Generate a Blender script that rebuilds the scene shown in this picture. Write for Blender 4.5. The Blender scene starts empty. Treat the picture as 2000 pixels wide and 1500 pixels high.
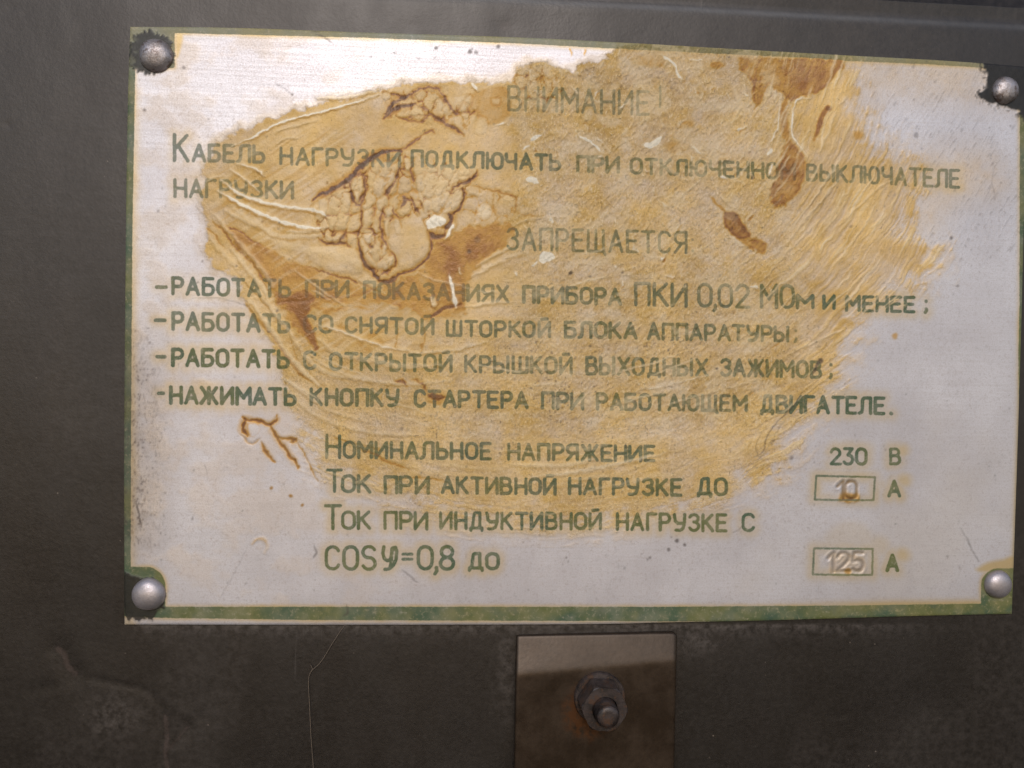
import bpy, bmesh, math
import numpy as np
from mathutils import Matrix, Vector

# ------------------------------------------------------------------ camera, sky, sun, exposure
scene = bpy.context.scene
PW = 0.18                                   # width of the plate in metres
F, CXP, CYP = 1500.0, 1000.0, 750.0         # focal length and centre in photograph pixels
rx, ry, rz = math.radians(1.08), math.radians(-4.41), math.radians(0.76)
T = np.array([0.0909, -0.0536, 0.852])
_Rx = np.array([[1, 0, 0], [0, math.cos(rx), -math.sin(rx)], [0, math.sin(rx), math.cos(rx)]])
_Ry = np.array([[math.cos(ry), 0, math.sin(ry)], [0, 1, 0], [-math.sin(ry), 0, math.cos(ry)]])
_Rz = np.array([[math.cos(rz), -math.sin(rz), 0], [math.sin(rz), math.cos(rz), 0], [0, 0, 1]])
R = _Rz @ _Ry @ _Rx
CC = -R.T @ T
M = np.array([[1, 0, 0], [0, 0, 1], [0, -1, 0]], float)
MM = 0.001 / PW                             # a millimetre in plate units
PX = 0.000103                               # about one photograph pixel on the plate, in metres

cam_d = bpy.data.cameras.new("camera")
cam = bpy.data.objects.new("camera", cam_d)
scene.collection.objects.link(cam)
cm = M @ np.c_[R[0], -R[1], -R[2]]
loc = M @ CC * PW
cam.matrix_world = Matrix([[cm[i][0], cm[i][1], cm[i][2], loc[i]] for i in range(3)] + [[0, 0, 0, 1]])
cam_d.sensor_width = 36.0
cam_d.lens = F / 2000.0 * 36.0
cam_d.clip_start = 0.005
cam_d.clip_end = 100.0
cam_d.dof.use_dof = False
scene.camera = cam

SUN_EL, SUN_AZ = 30.0, 185.0                # azimuth from +Y clockwise: the sun stands behind the camera
world = bpy.data.worlds.new("World")
scene.world = world
world.use_nodes = True
wn = world.node_tree
sky = wn.nodes.new("ShaderNodeTexSky")
sky.sky_type = 'NISHITA'
sky.sun_disc = False
sky.sun_elevation = math.radians(SUN_EL)
sky.sun_rotation = math.radians(SUN_AZ)
sky.air_density = 1.0
sky.dust_density = 1.2
wn.links.new(sky.outputs[0], wn.nodes["Background"].inputs[0])
wn.nodes["Background"].inputs[1].default_value = 0.10
sun_d = bpy.data.lights.new("sun", 'SUN')
sun_d.energy = 1.15
sun_d.angle = math.radians(14)
sun_d.color = (1.0, 0.965, 0.925)
sun = bpy.data.objects.new("sun", sun_d)
scene.collection.objects.link(sun)
sd = Vector((math.sin(math.radians(SUN_AZ)) * math.cos(math.radians(SUN_EL)),
             math.cos(math.radians(SUN_AZ)) * math.cos(math.radians(SUN_EL)), math.sin(math.radians(SUN_EL))))
sun.rotation_euler = sd.to_track_quat('Z', 'Y').to_euler()
scene.view_settings.view_transform = 'Standard'
scene.view_settings.look = 'None'
scene.view_settings.exposure = 0.16
scene.view_settings.gamma = 1.0


# ------------------------------------------------------------------ geometry helpers
def W(px, py, h=0.0):
    """The place on the cabinet, h metres proud of it, for a reading taken from the photograph (flat survey of the plate)."""
    px = np.asarray(px, float); py = np.asarray(py, float); h = np.asarray(h, float)
    d = np.stack([(px - CXP) / F, (py - CYP) / F, np.ones_like(px)], -1) @ R
    t = (-CC[2] - h / PW) / d[..., 2]
    P = CC + d * t[..., None]
    P[..., 2] = P[..., 2]
    return (P @ M.T) * PW


def WF(px, py, h=0.0):
    """Survey on one plane (height href), then lifted straight off the cabinet by h: for relief."""
    P = W(px, py, 0.0)
    P[..., 1] -= h
    return P


def obj(name, verts, faces, mat, parent=None, smooth=True):
    me = bpy.data.meshes.new(name)
    me.from_pydata([tuple(v) for v in verts], [], faces)
    me.update()
    if smooth:
        me.polygons.foreach_set("use_smooth", [True] * len(me.polygons))
    if mat: me.materials.append(mat)
    o = bpy.data.objects.new(name, me)
    scene.collection.objects.link(o)
    if parent: o.parent = parent
    return o


def grid_obj(name, co, quads, attrs, normals, mat, parent=None):
    """A mesh out of some quads of a big grid: co (N,3), quads (K,4), attrs {name: (N,)}, normals (N,3)."""
    used, inv = np.unique(quads.ravel(), return_inverse=True)
    k = len(quads)
    me = bpy.data.meshes.new(name)
    me.vertices.add(len(used)); me.vertices.foreach_set("co", co[used].astype(np.float32).ravel())
    me.loops.add(4 * k); me.loops.foreach_set("vertex_index", inv.astype(np.int32).ravel())
    me.polygons.add(k)
    me.polygons.foreach_set("loop_start", np.arange(0, 4 * k, 4, dtype=np.int32))
    me.polygons.foreach_set("loop_total", np.full(k, 4, np.int32))
    me.polygons.foreach_set("use_smooth", np.ones(k, bool))
    me.update(calc_edges=True)
    for an, a in attrs.items():
        at = me.attributes.new(an, 'FLOAT', 'POINT')
        at.data.foreach_set("value", a[used].astype(np.float32))
    if normals is not None:
        me.normals_split_custom_set_from_vertices(normals[used].astype(np.float32))
    me.materials.append(mat)
    o = bpy.data.objects.new(name, me)
    scene.collection.objects.link(o)
    if parent: o.parent = parent
    return o


def empty(name, p):
    o = bpy.data.objects.new(name, None)
    o.location = p; o.empty_display_size = 0.01
    scene.collection.objects.link(o)
    return o


def tag(o, **k):
    for a, b in k.items(): o[a] = b
    return o


# ------------------------------------------------------------------ numpy painting helpers
RX0, RY0, RS = 232.0, 40.0, 1.5
NX, NY = 1200, 800
X, Y = np.meshgrid(RX0 + RS * np.arange(NX), RY0 + RS * np.arange(NY))


def ss(a, b, x):
    t = np.clip((x - a) / (b - a), 0, 1)
    return t * t * (3 - 2 * t)


def vn(x, y, seed):
    tab = np.random.RandomState(seed).rand(256, 256)
    xi = np.floor(x).astype(int); yi = np.floor(y).astype(int)
    fx = x - xi; fy = y - yi
    fx = fx * fx * (3 - 2 * fx); fy = fy * fy * (3 - 2 * fy)
    a = tab[yi & 255, xi & 255]; b = tab[yi & 255, (xi + 1) & 255]
    c = tab[(yi + 1) & 255, xi & 255]; d = tab[(yi + 1) & 255, (xi + 1) & 255]
    return (a * (1 - fx) + b * fx) * (1 - fy) + (c * (1 - fx) + d * fx) * fy


def fbm(x, y, seed, n=4, g=0.5):
    s = 0; a = 1; t = 0
    for i in range(n):
        c, q = math.cos(i * 1.1), math.sin(i * 1.1)
        s = s + a * vn((x * c - y * q) * 2 ** i + 31.7 * i, (x * q + y * c) * 2 ** i + 17.3 * i, seed + i)
        t += a; a *= g
    return s / t


def sm(pts, n=5):
    """Catmull-Rom through points (any number of columns)."""
    p = np.array(pts, float)
    if len(p) < 3: return p
    q = np.vstack([2 * p[0] - p[1], p, 2 * p[-1] - p[-2]])
    out = []
    for i in range(1, len(q) - 2):
        for t in np.arange(n) / n:
            out.append(0.5 * ((2 * q[i]) + (-q[i - 1] + q[i + 1]) * t + (2 * q[i - 1] - 5 * q[i] + 4 * q[i + 1] - q[i + 2]) * t * t
                              + (-q[i - 1] + 3 * q[i] - 3 * q[i + 1] + q[i + 2]) * t ** 3))
    out.append(p[-1])
    return np.array(out)


wobx = (fbm(X / 9, Y / 9, 11, 3) - 0.5) * 2
woby = (fbm(X / 9, Y / 9, 51, 3) - 0.5) * 2


def seg_field(D, pts, rad, pad=16.0, wob=0.0):
    """Lower D to (distance to the polyline - radius) near it; rad a number or one per point."""
    pts = np.asarray(pts, float)
    rad = np.broadcast_to(np.asarray(rad, float), (len(pts),))
    for (x0, y0), (x1, y1), r0, r1 in zip(pts[:-1], pts[1:], rad[:-1], rad[1:]):
        p = pad + max(r0, r1)
        i0 = max(0, int((min(x0, x1) - p - RX0) / RS)); i1 = min(NX, int((max(x0, x1) + p - RX0) / RS) + 2)
        j0 = max(0, int((min(y0, y1) - p - RY0) / RS)); j1 = min(NY, int((max(y0, y1) + p - RY0) / RS) + 2)
        if i1 <= i0 or j1 <= j0: continue
        x = X[j0:j1, i0:i1]; y = Y[j0:j1, i0:i1]
        if wob:
            x = x + wob * wobx[j0:j1, i0:i1]; y = y + wob * woby[j0:j1, i0:i1]
        dx, dy = x1 - x0, y1 - y0
        L = dx * dx + dy * dy + 1e-9
        t = np.clip(((x - x0) * dx + (y - y0) * dy) / L, 0, 1)
        d = np.hypot(x - x0 - t * dx, y - y0 - t * dy) - (r0 + (r1 - r0) * t)
        np.minimum(D[j0:j1, i0:i1], d, out=D[j0:j1, i0:i1])
    return D


def stroke(dst, pts, w, s=1.0, soft=2.0, wob=2.5, mode='max', taper=True, n=5):
    """Paint a smooth tapered stroke of full width w into field dst at strength s."""
    p = sm(pts, n)
    m = len(p)
    r = np.full(m, w / 2.0)
    if taper:
        u = np.linspace(0, 1, m)
        r = r * np.clip(np.minimum(u, 1 - u) * 6, 0.45, 1)
    D = np.full_like(X, 99.0)
    lo = p.min(0) - w - 24; hi = p.max(0) + w + 24
    seg_field(D, p, r, pad=soft * 2 + 8, wob=wob)
    m = ss(soft, -soft, D) * s
    if mode == 'max': np.maximum(dst, m, out=dst)
    elif mode == 'add': dst += m
    elif mode == 'sub': dst -= m
    return dst


def poly_sd(pts, wob=0.0, smooth=True):
    """Signed distance, positive inside, of a closed outline."""
    p = np.array(pts, float)
    if smooth: p = sm(np.vstack([p, p[:1]]), 4)[:-1]
    D = np.full_like(X, 1e4); ins = np.zeros(X.shape, bool)
    lo = p.min(0) - 60; hi = p.max(0) + 60
    i0 = max(0, int((lo[0] - RX0) / RS)); i1 = min(NX, int((hi[0] - RX0) / RS) + 2)
    j0 = max(0, int((lo[1] - RY0) / RS)); j1 = min(NY, int((hi[1] - RY0) / RS) + 2)
    x = X[j0:j1, i0:i1] + wob * wobx[j0:j1, i0:i1]; y = Y[j0:j1, i0:i1] + wob * woby[j0:j1, i0:i1]
    d = np.full(x.shape, 1e4); c = np.zeros(x.shape, bool)
    q = np.roll(p, -1, 0)
    for (x0, y0), (x1, y1) in zip(p, q):
        dx, dy = x1 - x0, y1 - y0
        t = np.clip(((x - x0) * dx + (y - y0) * dy) / (dx * dx + dy * dy + 1e-9), 0, 1)
        np.minimum(d, np.hypot(x - x0 - t * dx, y - y0 - t * dy), out=d)
        if y0 != y1:
            c ^= ((y0 > y) != (y1 > y)) & (x < (x1 - x0) * (y - y0) / (y1 - y0) + x0)
    out = np.full_like(X, -1e4)
    out[j0:j1, i0:i1] = np.where(c, d, -d)
    return out


def blob(dst, pts, s=1.0, soft=3.0, wob=4.0, mode='max', smooth=True):
    sd_b = poly_sd(pts, wob, smooth)
    m = ss(-soft, soft, sd_b) * s * (.92 + .30 * np.exp(-((sd_b - 3) / 3.5) ** 2))
    if mode == 'max': np.maximum(dst, m, out=dst)
    elif mode == 'add': dst += m
    else: dst -= m
    return m


def dot(dst, x, y, r, s=1.0, soft=1.5, ry=None, wob=2.0, mode='max'):
    p = r + 14
    i0 = max(0, int((x - p - RX0) / RS)); i1 = min(NX, int((x + p - RX0) / RS) + 2)
    j0 = max(0, int((y - p - RY0) / RS)); j1 = min(NY, int((y + p - RY0) / RS) + 2)
    if i1 <= i0 or j1 <= j0: return
    xx = X[j0:j1, i0:i1] + wob * wobx[j0:j1, i0:i1] - x; yy = Y[j0:j1, i0:i1] + wob * woby[j0:j1, i0:i1] - y
    ry = ry or r
    d = (np.hypot(xx, yy * r / ry) - r)
    m = ss(soft, -soft, d) * s
    v = dst[j0:j1, i0:i1]
    if mode == 'max': np.maximum(v, m, out=v)
    elif mode == 'add': v += m
    else: v -= m


# ------------------------------------------------------------------ the outline and the green frame, read off the photograph
TOP = np.array([(254, 52), (380, 52.5), (500, 55), (700, 62.5), (1000, 72), (1200, 82), (1400, 93.5), (1600, 105), (1800, 115.5), (1900, 122), (2010, 131)], float)
BOT = np.array([(243, 1220), (600, 1220.5), (1000, 1220), (1200, 1218.5), (1300, 1216), (1500, 1212), (1650, 1207.5), (1800, 1203), (1977, 1199)], float)
LEF = np.array([(254, 52), (250, 170), (246.5, 360), (245, 500), (242.5, 800), (242, 1000), (243, 1220)], float)
RIG = np.array([(2010, 131), (2006, 250), (2000, 460), (1996.5, 600), (1990.5, 800), (1984, 1000), (1977, 1199)], float)


def ip(tab, v):
    t = np.array(tab, float)
    return np.interp(v, t[:, 0], t[:, 1])


dl = X - ip([(52, 264), (140, 264), (450, 258.5), (850, 256), (1220, 255)], Y)
dt = Y - ip([(254, 64), (345, 64.5), (700, 73.5), (1000, 84), (1200, 95), (1400, 105), (1600, 114.5), (1650, 119), (1800, 125), (2010, 138)], X)
db = ip([(243, 1185), (323, 1185), (1300, 1185), (1650, 1182.5), (1915, 1178.7), (1980, 1177)], X) - Y
dr = ip([(130, 1993), (230, 1992), (600, 1991), (700, 1989), (790, 1991), (900, 2000), (1220, 2000)], Y) - X


def rbox(x0, y0, x1, y1, r):
    qx = np.abs(X - (x0 + x1) / 2) - (x1 - x0) / 2 + r; qy = np.abs(Y - (y0 + y1) / 2) - (y1 - y0) / 2 + r
    return np.hypot(np.maximum(qx, 0), np.maximum(qy, 0)) + np.minimum(np.maximum(qx, qy), 0) - r


frame_sd = np.minimum.reduce([dl, dt, db, dr, rbox(200, 0, 341, 133, 4), rbox(160, 1107, 323, 1300, 38), rbox(1916, 1110, 2060, 1300, 34)])
frame_sd = np.maximum(frame_sd, Y - ip([(243, 1204), (323, 1207), (600, 1211), (1000, 1212.5), (1200, 1213), (1400, 1214.5), (1450, 1230), (2000, 1230)], X))
frame_sd += 0.7 * woby

# ------------------------------------------------------------------ the lettering: a drawn stroke alphabet
def arc(cx, cy, rx_, ry_, a0, a1, n=8):
    a = np.radians(np.linspace(a0, a1, n))
    return [(cx + rx_ * math.cos(t), cy - ry_ * math.sin(t)) for t in a]


def O_(w=.58, x=0.0, k=.30):
    r = w / 2
    return [arc(x + r, k, r, k, 180, 0) + arc(x + r, 1 - k, r, k, 0, -180) + [(x, k)]]


def bowl(x, y0, y1, w):
    r = (y1 - y0) / 2
    return [(x, y0), (x + w - r * .8, y0)] + arc(x + w - r * .8, (y0 + y1) / 2, r * .8, r, 90, -90, 7) + [(x, y1)]


G = {
 'А': (.62, [[(0, 1), (.31, 0), (.62, 1)], [(.12, .68), (.5, .68)]]),
 'Б': (.56, [[(.52, 0), (0, 0), (0, 1)], bowl(0, .42, 1, .56)]),
 'В': (.56, [[(0, 0), (0, 1)], bowl(0, 0, .46, .5), bowl(0, .46, 1, .56)]),
 'Г': (.48, [[(.48, 0), (0, 0), (0, 1)]]),
 'Д': (.68, [[(.02, 1.12), (.02, .96), (.66, .96), (.66, 1.12)], [(.12, .94), (.2, .18)] + arc(.33, .16, .13, .16, 180, 90, 4) + [(.54, 0), (.54, .96)]]),
 'Е': (.5, [[(.5, 0), (0, 0), (0, 1), (.5, 1)], [(0, .48), (.42, .48)]]),
 'Ж': (.86, [[(.43, 0), (.43, 1)], [(.02, 0), (.3, .5), (0, 1)], [(.84, 0), (.56, .5), (.86, 1)], [(.3, .5), (.56, .5)]]),
 'З': (.54, [arc(.27, .24, .25, .24, 160, -90, 8) + arc(.27, .73, .27, .27, 90, -155, 9)]),
 'И': (.6, [[(0, 0), (0, 1), (.6, 0), (.6, 1)]]),
 'Й': (.6, [[(0, 0), (0, 1), (.6, 0), (.6, 1)], [(.16, -.22), (.46, -.24)]]),
 'К': (.56, [[(0, 0), (0, 1)], [(.52, 0), (0, .58)], [(.16, .42), (.56, 1)]]),
 'Л': (.62, [[(-.04, 1), (.08, .95), (.13, .8), (.14, .2)] + arc(.3, .18, .16, .18, 180, 90, 4) + [(.62, 0), (.62, 1)]]),
 'М': (.72, [[(0, 1), (0, 0), (.36, .62), (.72, 0), (.72, 1)]]),
 'Н': (.58, [[(0, 0), (0, 1)], [(.58, 0), (.58, 1)], [(0, .5), (.58, .5)]]),
 'О': (.58, O_()),
 'П': (.58, [[(0, 1), (0, 0), (.58, 0), (.58, 1)]]),
 'Р': (.54, [[(0, 1), (0, 0)], bowl(0, 0, .54, .54)]),
 'С': (.54, [arc(.27, .28, .27, .28, 20, 180, 8) + arc(.27, .72, .27, .28, 180, 340, 8)]),
 'Т': (.6, [[(0, 0), (.6, 0)], [(.3, 0), (.3, 1)]]),
 'У': (.6, [[(0, 0), (.06, .42), (.2, .56), (.58, .56)], [(.6, 0), (.58, .62), (.48, .92), (.3, 1), (.1, .99)]]),
 'Х': (.6, [[(.02, 0), (.6, 1)], [(.58, 0), (0, 1)]]),
 'Ч': (.54, [[(0, 0), (0, .36), (.1, .54), (.54, .54)], [(.54, 0), (.54, 1)]]),
 'Ш': (.78, [[(0, 0), (0, 1), (.78, 1), (.78, 0)], [(.39, 0), (.39, 1)]]),
 'Щ': (.84, [[(0, 0), (0, 1), (.8, 1)], [(.39, 0), (.39, 1)], [(.76, 0), (.76, .96), (.86, 1.16)]]),
 'Ы': (.78, [[(0, 0), (0, 1)], bowl(0, .44, 1, .5), [(.76, 0), (.76, 1)]]),
 'Ь': (.54, [[(0, 0), (0, 1)], bowl(0, .44, 1, .54)]),
 'Ю': (.84, [[(0, 0), (0, 1)], [(0, .48), (.28, .48)]] + O_(.54, .3)),
 'Я': (.56, [[(.56, 0), (.56, 1)], [(.56 - a, b) for a, b in bowl(0, 0, .54, .56)], [(.34, .54), (.0, 1)]]),
 '0': (.56, O_(.56)), 'O': (.58, O_()), 'C': (.54, [arc(.27, .28, .27, .28, 20, 180, 8) + arc(.27, .72, .27, .28, 180, 340, 8)]),
 'S': (.54, [arc(.27, .25, .26, .25, 25, 245, 10) + arc(.27, .74, .27, .26, 75, -155, 10)]),
 'φ': (.66, [[(.05, .02), (0, .3), (.06, .52), (.2, .62), (.34, .6), (.42, .3), (.46, .06), (.58, .04), (.64, .2), (.62, .55), (.5, .8), (.3, .97), (.1, 1.0)], [(.42, .1), (.4, .6), (.34, .9)]]),
 '=': (.46, [[(0, .38), (.46, .38)], [(0, .64), (.46, .64)]]),
 '8': (.54, [arc(.27, .24, .23, .24, 90, 450, 14), arc(.27, .74, .27, .26, 90, 450, 14)]),
 '2': (.54, [arc(.27, .28, .26, .28, 170, -25, 8) + [(0, 1), (.56, 1)]]),
 '3': (.54, [[(.04, 0), (.5, 0), (.24, .4)] + arc(.25, .71, .28, .3, 80, -150, 9)]),
 '1': (.3, [[(0, .3), (.26, 0), (.26, 1)]]),
 '5': (.5, [[(.46, 0), (.08, 0), (.03, .44)] + arc(.23, .7, .26, .3, 115, -140, 9)]),
 ',': (.1, [[(.06, .93), (.08, 1.06), (0, 1.2)]]),
 '.': (.06, [[(.0, .97), (.03, .99)]]),
 ';': (.1, [[(.05, .3), (.06, .33)], [(.06, .9), (.08, 1.02), (0, 1.16)]]),
 ':': (.06, [[(.0, .28), (.02, .31)], [(.0, .92), (.02, .95)]]),
 '!': (.04, [[(.02, .02), (.0, 1.0)]]),
 '-': (.4, [[(0, .5), (.4, .5)]]),
}
# text, x left, x right, (top, base) at the left, (top, base) at the right, stroke width, strength of the ink, line number
WORDS = [
 ('ВНИМАНИЕ', 993, 1266, (169, 215), (180, 224), 5.6, .70, 0), ('!', 1289, 1290, (168, 209), (168, 209), 4.5, .8, 0),
 ('К', 341, 367, (263, 313), (265, 314), 7, .72, 1), ('АБЕЛЬ', 378, 516, (283, 314), (286, 317), 6.5, .72, 1),
 ('НАГРУЗКИ', 549, 780, (289, 320), (296, 326), 6, .78, 1), ('ПОДКЛЮЧАТЬ', 805, 1094, (295, 325), (304, 332), 6.3, .85, 1),
 ('ПРИ', 1128, 1208, (306, 335), (308, 337), 6.3, .85, 1), ('ОТКЛЮЧЕННОМ', 1233, 1552, (310, 338), (321, 350), 6.0, .85, 1),
 ('ВЫКЛЮЧАТЕЛЕ', 1577, 1872, (322, 351), (333, 366), 5.8, .78, 1),
 ('НАГРУЗКИ', 342, 572, (351, 384), (356, 387), 6.5, .72, 2),
 ('ЗАПРЕЩАЕТСЯ', 991, 1340, (446, 487), (454, 494), 5.6, .8, 3), (':', 1352, 1354, (458, 492), (458, 492), 5, .55, 3),
 ('-', 306, 324, (545, 577), (545, 577), 7, .85, 4), ('РАБОТАТЬ', 338, 566, (543, 574), (548, 579), 6.8, .85, 4), ('ПРИ', 599, 680, (549, 579), (550, 580), 6.5, .75, 4),
 ('ПОКАЗАНИЯХ', 712, 992, (551, 581), (559, 589), 6.5, .72, 4), ('ПРИБОРА', 1023, 1212, (560, 590), (565, 594), 6.8, .88, 4),
 ('ПКИ', 1242, 1340, (553, 595), (556, 598), 6.5, .85, 4), ('0,02', 1365, 1461, (555, 598), (557, 600), 6.2, .85, 4), ('МО', 1487, 1549, (557, 600), (558, 601), 6.5, .92, 4),
 ('М', 1557, 1587, (577, 601), (577, 601), 7, .95, 4), ('И', 1609, 1629, (578, 602), (578, 602), 7, .95, 4), ('МЕНЕЕ', 1653, 1785, (579, 606), (581, 609), 6.5, .92, 4), (';', 1808, 1811, (580, 606), (580, 606), 6.5, .85, 4),
 ('-', 304, 322, (609, 642), (609, 642), 7, .82, 5), ('РАБОТАТЬ', 338, 564, (611, 643), (616, 648), 7, .82, 5), ('СО', 595, 648, (617, 648), (617, 649), 6.5, .78, 5),
 ('СНЯТОЙ', 677, 845, (620, 649), (624, 652), 6.2, .78, 5), ('ШТОРКОЙ', 874, 1073, (627, 655), (630, 658), 6.2, .85, 5), ('БЛОКА', 1104, 1242, (629, 658), (632, 660), 6.6, .9, 5),
 ('АППАРАТУРЫ', 1267, 1539, (632, 662), (639, 666), 6.3, .88, 5), (';', 1552, 1555, (638, 664), (638, 664), 5.5, .7, 5),
 ('-', 307, 322, (680, 714), (680, 714), 7, .9, 6), ('РАБОТАТЬ', 338, 563, (682, 713), (686, 717), 7.4, .98, 6), ('С', 595, 616, (687, 719), (687, 720), 6.5, .88, 6),
 ('ОТКРЫТОЙ', 646, 881, (690, 721), (695, 725), 6.5, .88, 6), ('КРЫШКОЙ', 910, 1116, (696, 726), (699, 729), 6.3, .86, 6), ('ВЫХОДНЫХ', 1146, 1380, (698, 730), (703, 733), 6.5, .88, 6),
 ('ЗАЖИМОВ', 1408, 1602, (702, 733), (707, 737), 6.5, .9, 6), (';', 1621, 1624, (703, 734), (703, 734), 6.2, .8, 6),
 ('-', 309, 319, (751, 785), (751, 785), 7, .9, 7), ('НАЖИМАТЬ', 334, 576, (756, 787), (760, 790), 7.3, .95, 7), ('КНОПКУ', 608, 777, (760, 790), (762, 792), 7, .92, 7), ('СТАРТЕРА', 811, 1029, (763, 793), (767, 796), 6.8, .9, 7),
 ('ПРИ', 1060, 1138, (767, 797), (769, 799), 6.5, .88, 7), ('РАБОТАЮЩЕМ', 1167, 1457, (769, 799), (774, 802), 6.3, .88, 7), ('ДВИГАТЕЛЕ', 1486, 1726, (773, 804), (778, 808), 7, .97, 7), ('.', 1740, 1742, (775, 808), (775, 808), 7, .85, 7),
 ('Н', 638, 663, (850, 893), (851, 894), 6.5, .93, 8), ('ОМИНАЛЬНОЕ', 672, 957, (863, 893), (866, 896), 6.6, .93, 8), ('НАПРЯЖЕНИЕ', 993, 1277, (867, 897), (872, 900), 6.3, .92, 8),
 ('230', 1623, 1692, (876, 906), (877, 907), 6.2, .95, 8), ('В', 1740, 1758, (877, 906), (877, 906), 6.2, .95, 8),
 ('Т', 640, 667, (918, 960), (918, 960), 6.5, .9, 9), ('ОК', 669, 722, (929, 960), (929, 961), 6.6, .9, 9), ('ПРИ', 752, 836, (931, 962), (932, 963), 6.5, .9, 9), ('АКТИВНОЙ', 864, 1084, (932, 962), (936, 965), 6.5, .9, 9),
 ('НАГРУЗКЕ', 1112, 1329, (934, 964), (937, 967), 6.5, .92, 9), ('ДО', 1363, 1418, (935, 965), (935, 966), 7, .96, 9), ('А', 1736, 1757, (940, 969), (940, 969), 6.8, .97, 9),
 ('Т', 636, 665, (988, 1033), (988, 1033), 6.5, .95, 10), ('ОК', 669, 722, (1000, 1032), (1000, 1032), 6.6, .95, 10), ('ПРИ', 752, 834, (1001, 1032), (1001, 1033), 6.5, .95, 10), ('ИНДУКТИВНОЙ', 861, 1173, (1001, 1032), (1003, 1033), 6.3, .95, 10),
 ('НАГРУЗКЕ', 1206, 1418, (1003, 1034), (1006, 1037), 6.5, .97, 10), ('С', 1451, 1472, (1004, 1036), (1004, 1036), 6.5, .97, 10),
 ('COS', 637, 733, (1068, 1111), (1067, 1112), 6.8, .95, 11), ('φ', 748, 776, (1067, 1112), (1067, 1112), 6.8, .95, 11), ('=', 787, 805, (1068, 1106), (1068, 1106), 6, .9, 11), ('0,8', 817, 886, (1068, 1111), (1067, 1112), 7, .95, 11),
 ('ДО', 916, 973, (1081, 1110), (1081, 1111), 6.8, .95, 11), ('А', 1733, 1753, (1085, 1114), (1085, 1114), 8, 1.0, 11),
]
inkD = np.full_like(X, 60.0)
inkS = np.zeros_like(X)          # strength of the ink that is nearest
lineid = np.full(X.shape, -1, int)
rw = np.random.RandomState(4)
for wi, (text, x0, x1, (t0, b0), (t1, b1), wd, st, li) in enumerate(WORDS):
    gap = {1: 0}.get(len(text), .26)
    gap = .22 if text in ('МО', 'ОК', 'СО', 'ДО', 'ПКИ', 'ПРИ', '230', 'COS', '0,02', '0,8') else gap
    adv = [G[c][0] for c in text]
    tot = sum(adv) + gap * (len(text) - 1)
    for c in text:
        if c == ',': tot -= .2
    Wd = np.full_like(X, 60.0); cur = 0.0
    for c, a in zip(text, adv):
        if c == ',': cur -= .1
        jx, jy = rw.uniform(-.5, .5, 2)
        for pl in G[c][1]:
            q = []
            pl = np.array(pl)
            for k in range(len(pl) - 1):            # split long strokes so they follow the slope of the line
                n = 2
                for s_ in range(n): q.append(pl[k] + (pl[k + 1] - pl[k]) * s_ / n)
            q.append(pl[-1]); q = np.array(q)
            u = (cur + q[:, 0]) / tot if tot > .001 else q[:, 0] * 0
            px = x0 + (x1 - x0) * u + jx
            tt = t0 + (t1 - t0) * u; bb = b0 + (b1 - b0) * u
            py = tt + (bb - tt) * q[:, 1] + jy * .6
            seg_field(Wd, np.c_[px, py], wd / 2 * rw.uniform(.94, 1.05), pad=28, wob=.5)
        cur += a + gap - (.1 if c == ',' else 0)
    m = Wd < inkD
    inkD[m] = Wd[m]; inkS[m] = st
    lineid[(Wd < 6) & m] = wi
# the two little boxes for the stamped numbers
BOX = [[(1594, 929), (1709, 932), (1706, 977), (1591, 976)], [(1589.5, 1071), (1704.5, 1072), (1703.5, 1123), (1587.5, 1122)]]
boxD = np.full_like(X, 60.0)
boxid = np.full(X.shape, -1, int)
for k, b in enumerate(BOX):
    Bd = np.full_like(X, 60.0)
    seg_field(Bd, b + b[:1], 2.1, pad=24, wob=.6)
    m = Bd < inkD; inkD[m] = Bd[m]; inkS[m] = .85
    boxid[Bd < 4] = k

# ------------------------------------------------------------------ glue stain, wrinkles, dirt
n1 = fbm(X / 60, Y / 60, 101, 4); n2 = fbm(X / 18, Y / 18, 131, 4); n3 = fbm(X / 6, Y / 6, 161, 3); n4 = fbm(X / 130, Y / 90, 171, 3)
OUT = [(377, 345), (404, 316), (428, 279), (449, 264), (488, 246), (530, 230), (575, 218), (620, 204), (668, 192), (740, 178), (770, 168), (814, 163), (880, 160),
       (922, 161), (988, 161), (1003, 154), (1012, 137), (1036, 125), (1075, 129), (1120, 136), (1146, 124), (1180, 115), (1201, 101), (1216, 90), (1300, 80), (1450, 90),
       (1650, 110), (1664, 140), (1668, 185), (1680, 230), (1676, 266), (1700, 300), (1760, 316), (1800, 345), (1785, 390), (1760, 430), (1772, 468), (1815, 495), (1795, 525), (1760, 548),
       (1725, 580), (1660, 608), (1655, 646), (1636, 667), (1641, 690), (1628, 725), (1610, 765), (1560, 800), (1532, 830), (1515, 856), (1530, 880), (1500, 912), (1440, 935), (1400, 962),
       (1312, 976), (1264, 993), (1182, 1006), (1050, 1008), (900, 996), (840, 974), (780, 960), (720, 936), (660, 904), (622, 872), (604, 835), (577, 793), (560, 745), (530, 675),
       (500, 625), (480, 590), (464, 548), (440, 532), (416, 518), (404, 478), (404, 445), (395, 400), (392, 372), (398, 352)]
sdS = poly_sd(OUT, 3.5)
rr = np.hypot(X - 1030, Y - 0) + (n1 - .5) * 26
an = np.arctan2(Y, X - 1030)
stk = vn(rr / 5.5, an * 9, 201) * .42 + vn(rr / 2.6, an * 16, 202) * .38 + vn(rr / 12, an * 5, 203) * .2 - .5
fz = np.clip(ss(1480, 1640, X) + ss(700, 900, Y), 0, 1)
softm = 4.2 + 26 * fz + 5 * ss(1200, 1500, X) + 3 * ss(560, 420, X)
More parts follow.
